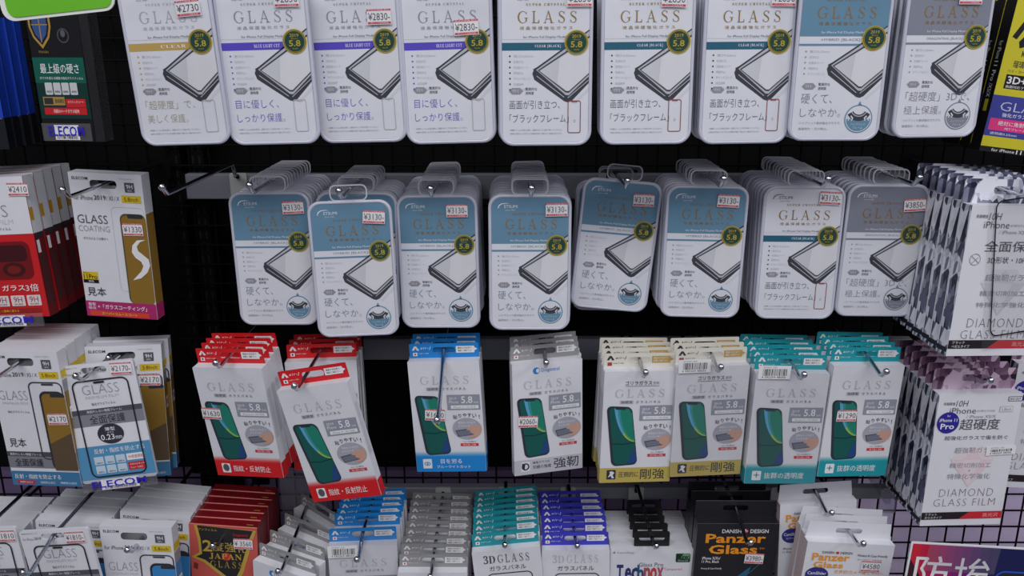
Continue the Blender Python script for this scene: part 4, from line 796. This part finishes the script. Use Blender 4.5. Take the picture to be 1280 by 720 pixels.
# corner of the top row
p = POSE['H1']; R_ = rotm(*p[3:]); q = Vector(p[:3]) - R_ @ Vector((0, 0, 0))
t = build('film_carton', {'carton': shield_pack()}, p, 'slim black pack with shield emblem and green panel', 'phone film carton', None)
o = link('brand_sleeve', brand_sleeve(50, 17), t); o.location = (0, 0, .001)
cl = MB(); cl.box(.0265, .0, .0, .036, .016, .15, FILM); link('clear_edge', cl.mesh('clear_edge'), t)
stack('film_carton', {'carton': blue_pack()}, POSE['H2'], 4, .0165, 0, (0, 0, .138), 'blue and black film carton, front one in the top corner', '{} blue and black carton from the front in the top corner', 'phone film carton', 'blue and black cartons', .3)
g = at(75, 20, .62); t = thing('shelf_tag', 'green plastic tag with white rim hanging in the top corner', 'tag', None, g, (0, 0, R(-6)))
b = MB(); b.plate(rr(-.0385, 0, .0385, .06, .008, 6), [], .0006, .0022, mat((232, 236, 226), .3)); link('tag_body', b.mesh('tag_body'), t)
b = MB(); b.plate(rr(-.0345, .0022, .037, .058, .006, 6), [], 0, .0006, mat((110, 190, 50), .3)); link('green_face', b.mesh('green_face'), t)

# ---------------------------------------------------------------- diamond cartons, yellow carton, lowest row packs, poster
HD = (0, .02, .168)
stack('film_carton', {'carton': yellow_pack()}, POSE['I1'], 4, .0215, 0, (0, 0, .14), 'yellow and black film carton with pink strip in the top corner', '{} yellow and black carton behind the front one', 'phone film carton', 'yellow and black cartons', .3)
DU = diamond('full'); DL = diamond('flat')
stack('film_carton', DU, POSE['J1'], 7, .0176, 0, (0, .0165, .168), 'white carton with crystal sides and clear sample film in front', '{} crystal sided carton in the stack behind the clear sample film', 'phone film carton', 'upper crystal cartons', .4, skip_back=('sample_film',), hook_label='chrome hook through the upper crystal headers', ext=.03)
t = stack('film_carton', DL, POSE['J2'], 6, .0186, 0, (0, .0165, .173), 'white carton with rose crystal header and round blue badge', '{} carton in the rose crystal stack behind the blue badge carton', 'phone film carton', 'lower crystal cartons', .4, hook_label='chrome hook through the rose crystal headers', ext=.02)
stick(t, barcode_mesh(34, 11), 80, 67, 95, 160, 0, 3, 'barcode_sticker', None, (34, 11)); 
K1 = glasspro(); stack('film_carton', K1, POSE['K1'], 5, .0185, 0, (0, .0076, .171), 'white carton with black hang tab and green New badge', '{} white carton with black hang tab behind the New badge one', 'phone film carton', 'white cartons with black hang tabs', .4, hook_label='chrome hook through the black hang tabs', hook_rail='d', ext=.02)
t = stack('film_carton', panzer_black(), POSE['K2'], 3, .0225, .03, (0, .0168, .171), 'black carton with orange lettering', '{} black carton behind the orange lettered front one', 'phone film carton', 'black cartons', .4, hook_label='chrome hook carrying the black cartons', hook_rail='d', ext=.06, drop=.012)
stick(t, price('¥3980-'), 72, 47, 98, 160, 0, -3)
p = list(POSE['K3']); p[5] = R(-3)
stack('film_carton', panzer_white(92), p, 1, .01, 0, (0, .0118, .1692), 'white carton with orange lettering leaning at the back beside teal cartons', '', 'phone film carton', 'white cartons with orange lettering', hook_label='chrome hook through the back white orange lettered carton', hook_rail='d', ext=.045, drop=.006)
t = stack('film_carton', panzer_white(102), POSE['K4'], 3, .0135, .12, (0, .0118, .1692), 'front white carton with orange lettering and price sticker', '{} white carton behind the orange lettered one with price sticker', 'phone film carton', 'white cartons with orange lettering', .9, hook_label='chrome hook carrying the white orange lettered cartons', hook_rail='d', ext=.03)
stick(t, price('¥4580'), 78, 28, 102, 160, 0, 0)
W, H = 210, 150; b = MB(W, H, 0); p = POSE['L1']
b.plate(rr(-W / 2000, 0, W / 2000, H / 1000, .001, 1), [], 0, .0012, PAPER)
b.rect(2, 2, W - 2, H - 2, mat((28, 30, 84)), 1)
cs = [(206, 36, 58), (196, 30, 70), (180, 26, 88), (166, 26, 104), (150, 26, 112), (132, 28, 116), (112, 28, 116), (92, 30, 112), (70, 30, 104), (48, 30, 94)]
for i, c in enumerate(cs): b.rect(2 + i * 9.4, 2, 2 + (i + 1) * 9.4, 60, mat(c), 2)
b.poly([(2, 20), (30, 60), (96, 60), (96, H - 2), (2, H - 2)], mat((60, 26, 40)), 3)
b.text('防', 8, 15, 48, 56, PAPER, 5, .012); b.text('埃', 52, 15, 92, 56, PAPER, 5, .012)
b.frame(97, 28, 160, 140, 2, mat((40, 90, 200)), 5, 12); b.poly(rr(99, 30, 158, 138, 10), mat((40, 38, 46)), 5)
t = thing('sales_poster', 'glossy red and blue poster with two large white characters', 'poster', None, p[:3], p[3:]); link('sheet', b.mesh('sheet'), t)
cp = MB(W, H, -.004); cp.poly([(18, -1), (96, -1), (94, 31), (16, 31)], CLEAR, 0); link('clear_pocket', cp.mesh('clear_pocket'), t)
q = at(1238, 610, .965)
stack('film_carton', DL, [q.x + .0478, .965, q.z, 0, 0, R(3)], 1, .02, 0, (0, .0165, .173), 'white carton cut off by the picture edge, behind the blue badge carton', '', 'phone film carton', None, hook_label='chrome hook holding the cut off white carton at the edge', ext=.03)
SHEET = clear_mat('hazy_sheet', (0.9, 0.9, 0.94), 0.12)
# clear label holder dangling below the lower crystal cartons
q = at(1108, 641, 1.0); t = thing('label_holder', 'clear plastic label holder below the rose crystal cartons', 'label holder', None, q, (R(-4), 0, R(2)))
b = MB(); b.plate(rr(-.0105, 0, .0105, .034, .003, 3), [], 0, .0012, SHEET, TABEDGE); link('clear_plate', b.mesh('clear_plate'), t)
b = MB(); b.box(-.0035, .0012, .012, .0035, Y_GRID - q.y - .004, .026, TABCLEAR); link('clip', b.mesh('clip'), t)
q = at(384, 672, 1.06); t = thing('clear_plastic_sheet', 'clear plastic sheet hanging behind the tilted red header carton', 'plastic sheet', None, q, (0, 0, R(-1)))
b = MB(); b.plate(rr(-.030, 0, .030, .105, .003, 3), [rr(-.010, .093, .010, .099, .0029)], 0, .0006, SHEET, TABEDGE); link('sheet', b.mesh('sheet'), t)
b = MB(); b.plate(rr(-.031, -.0005, .031, .004, .001, 2), [], -.0004, .001, SHEET, TABEDGE); link('folded_hem', b.mesh('folded_hem'), t)
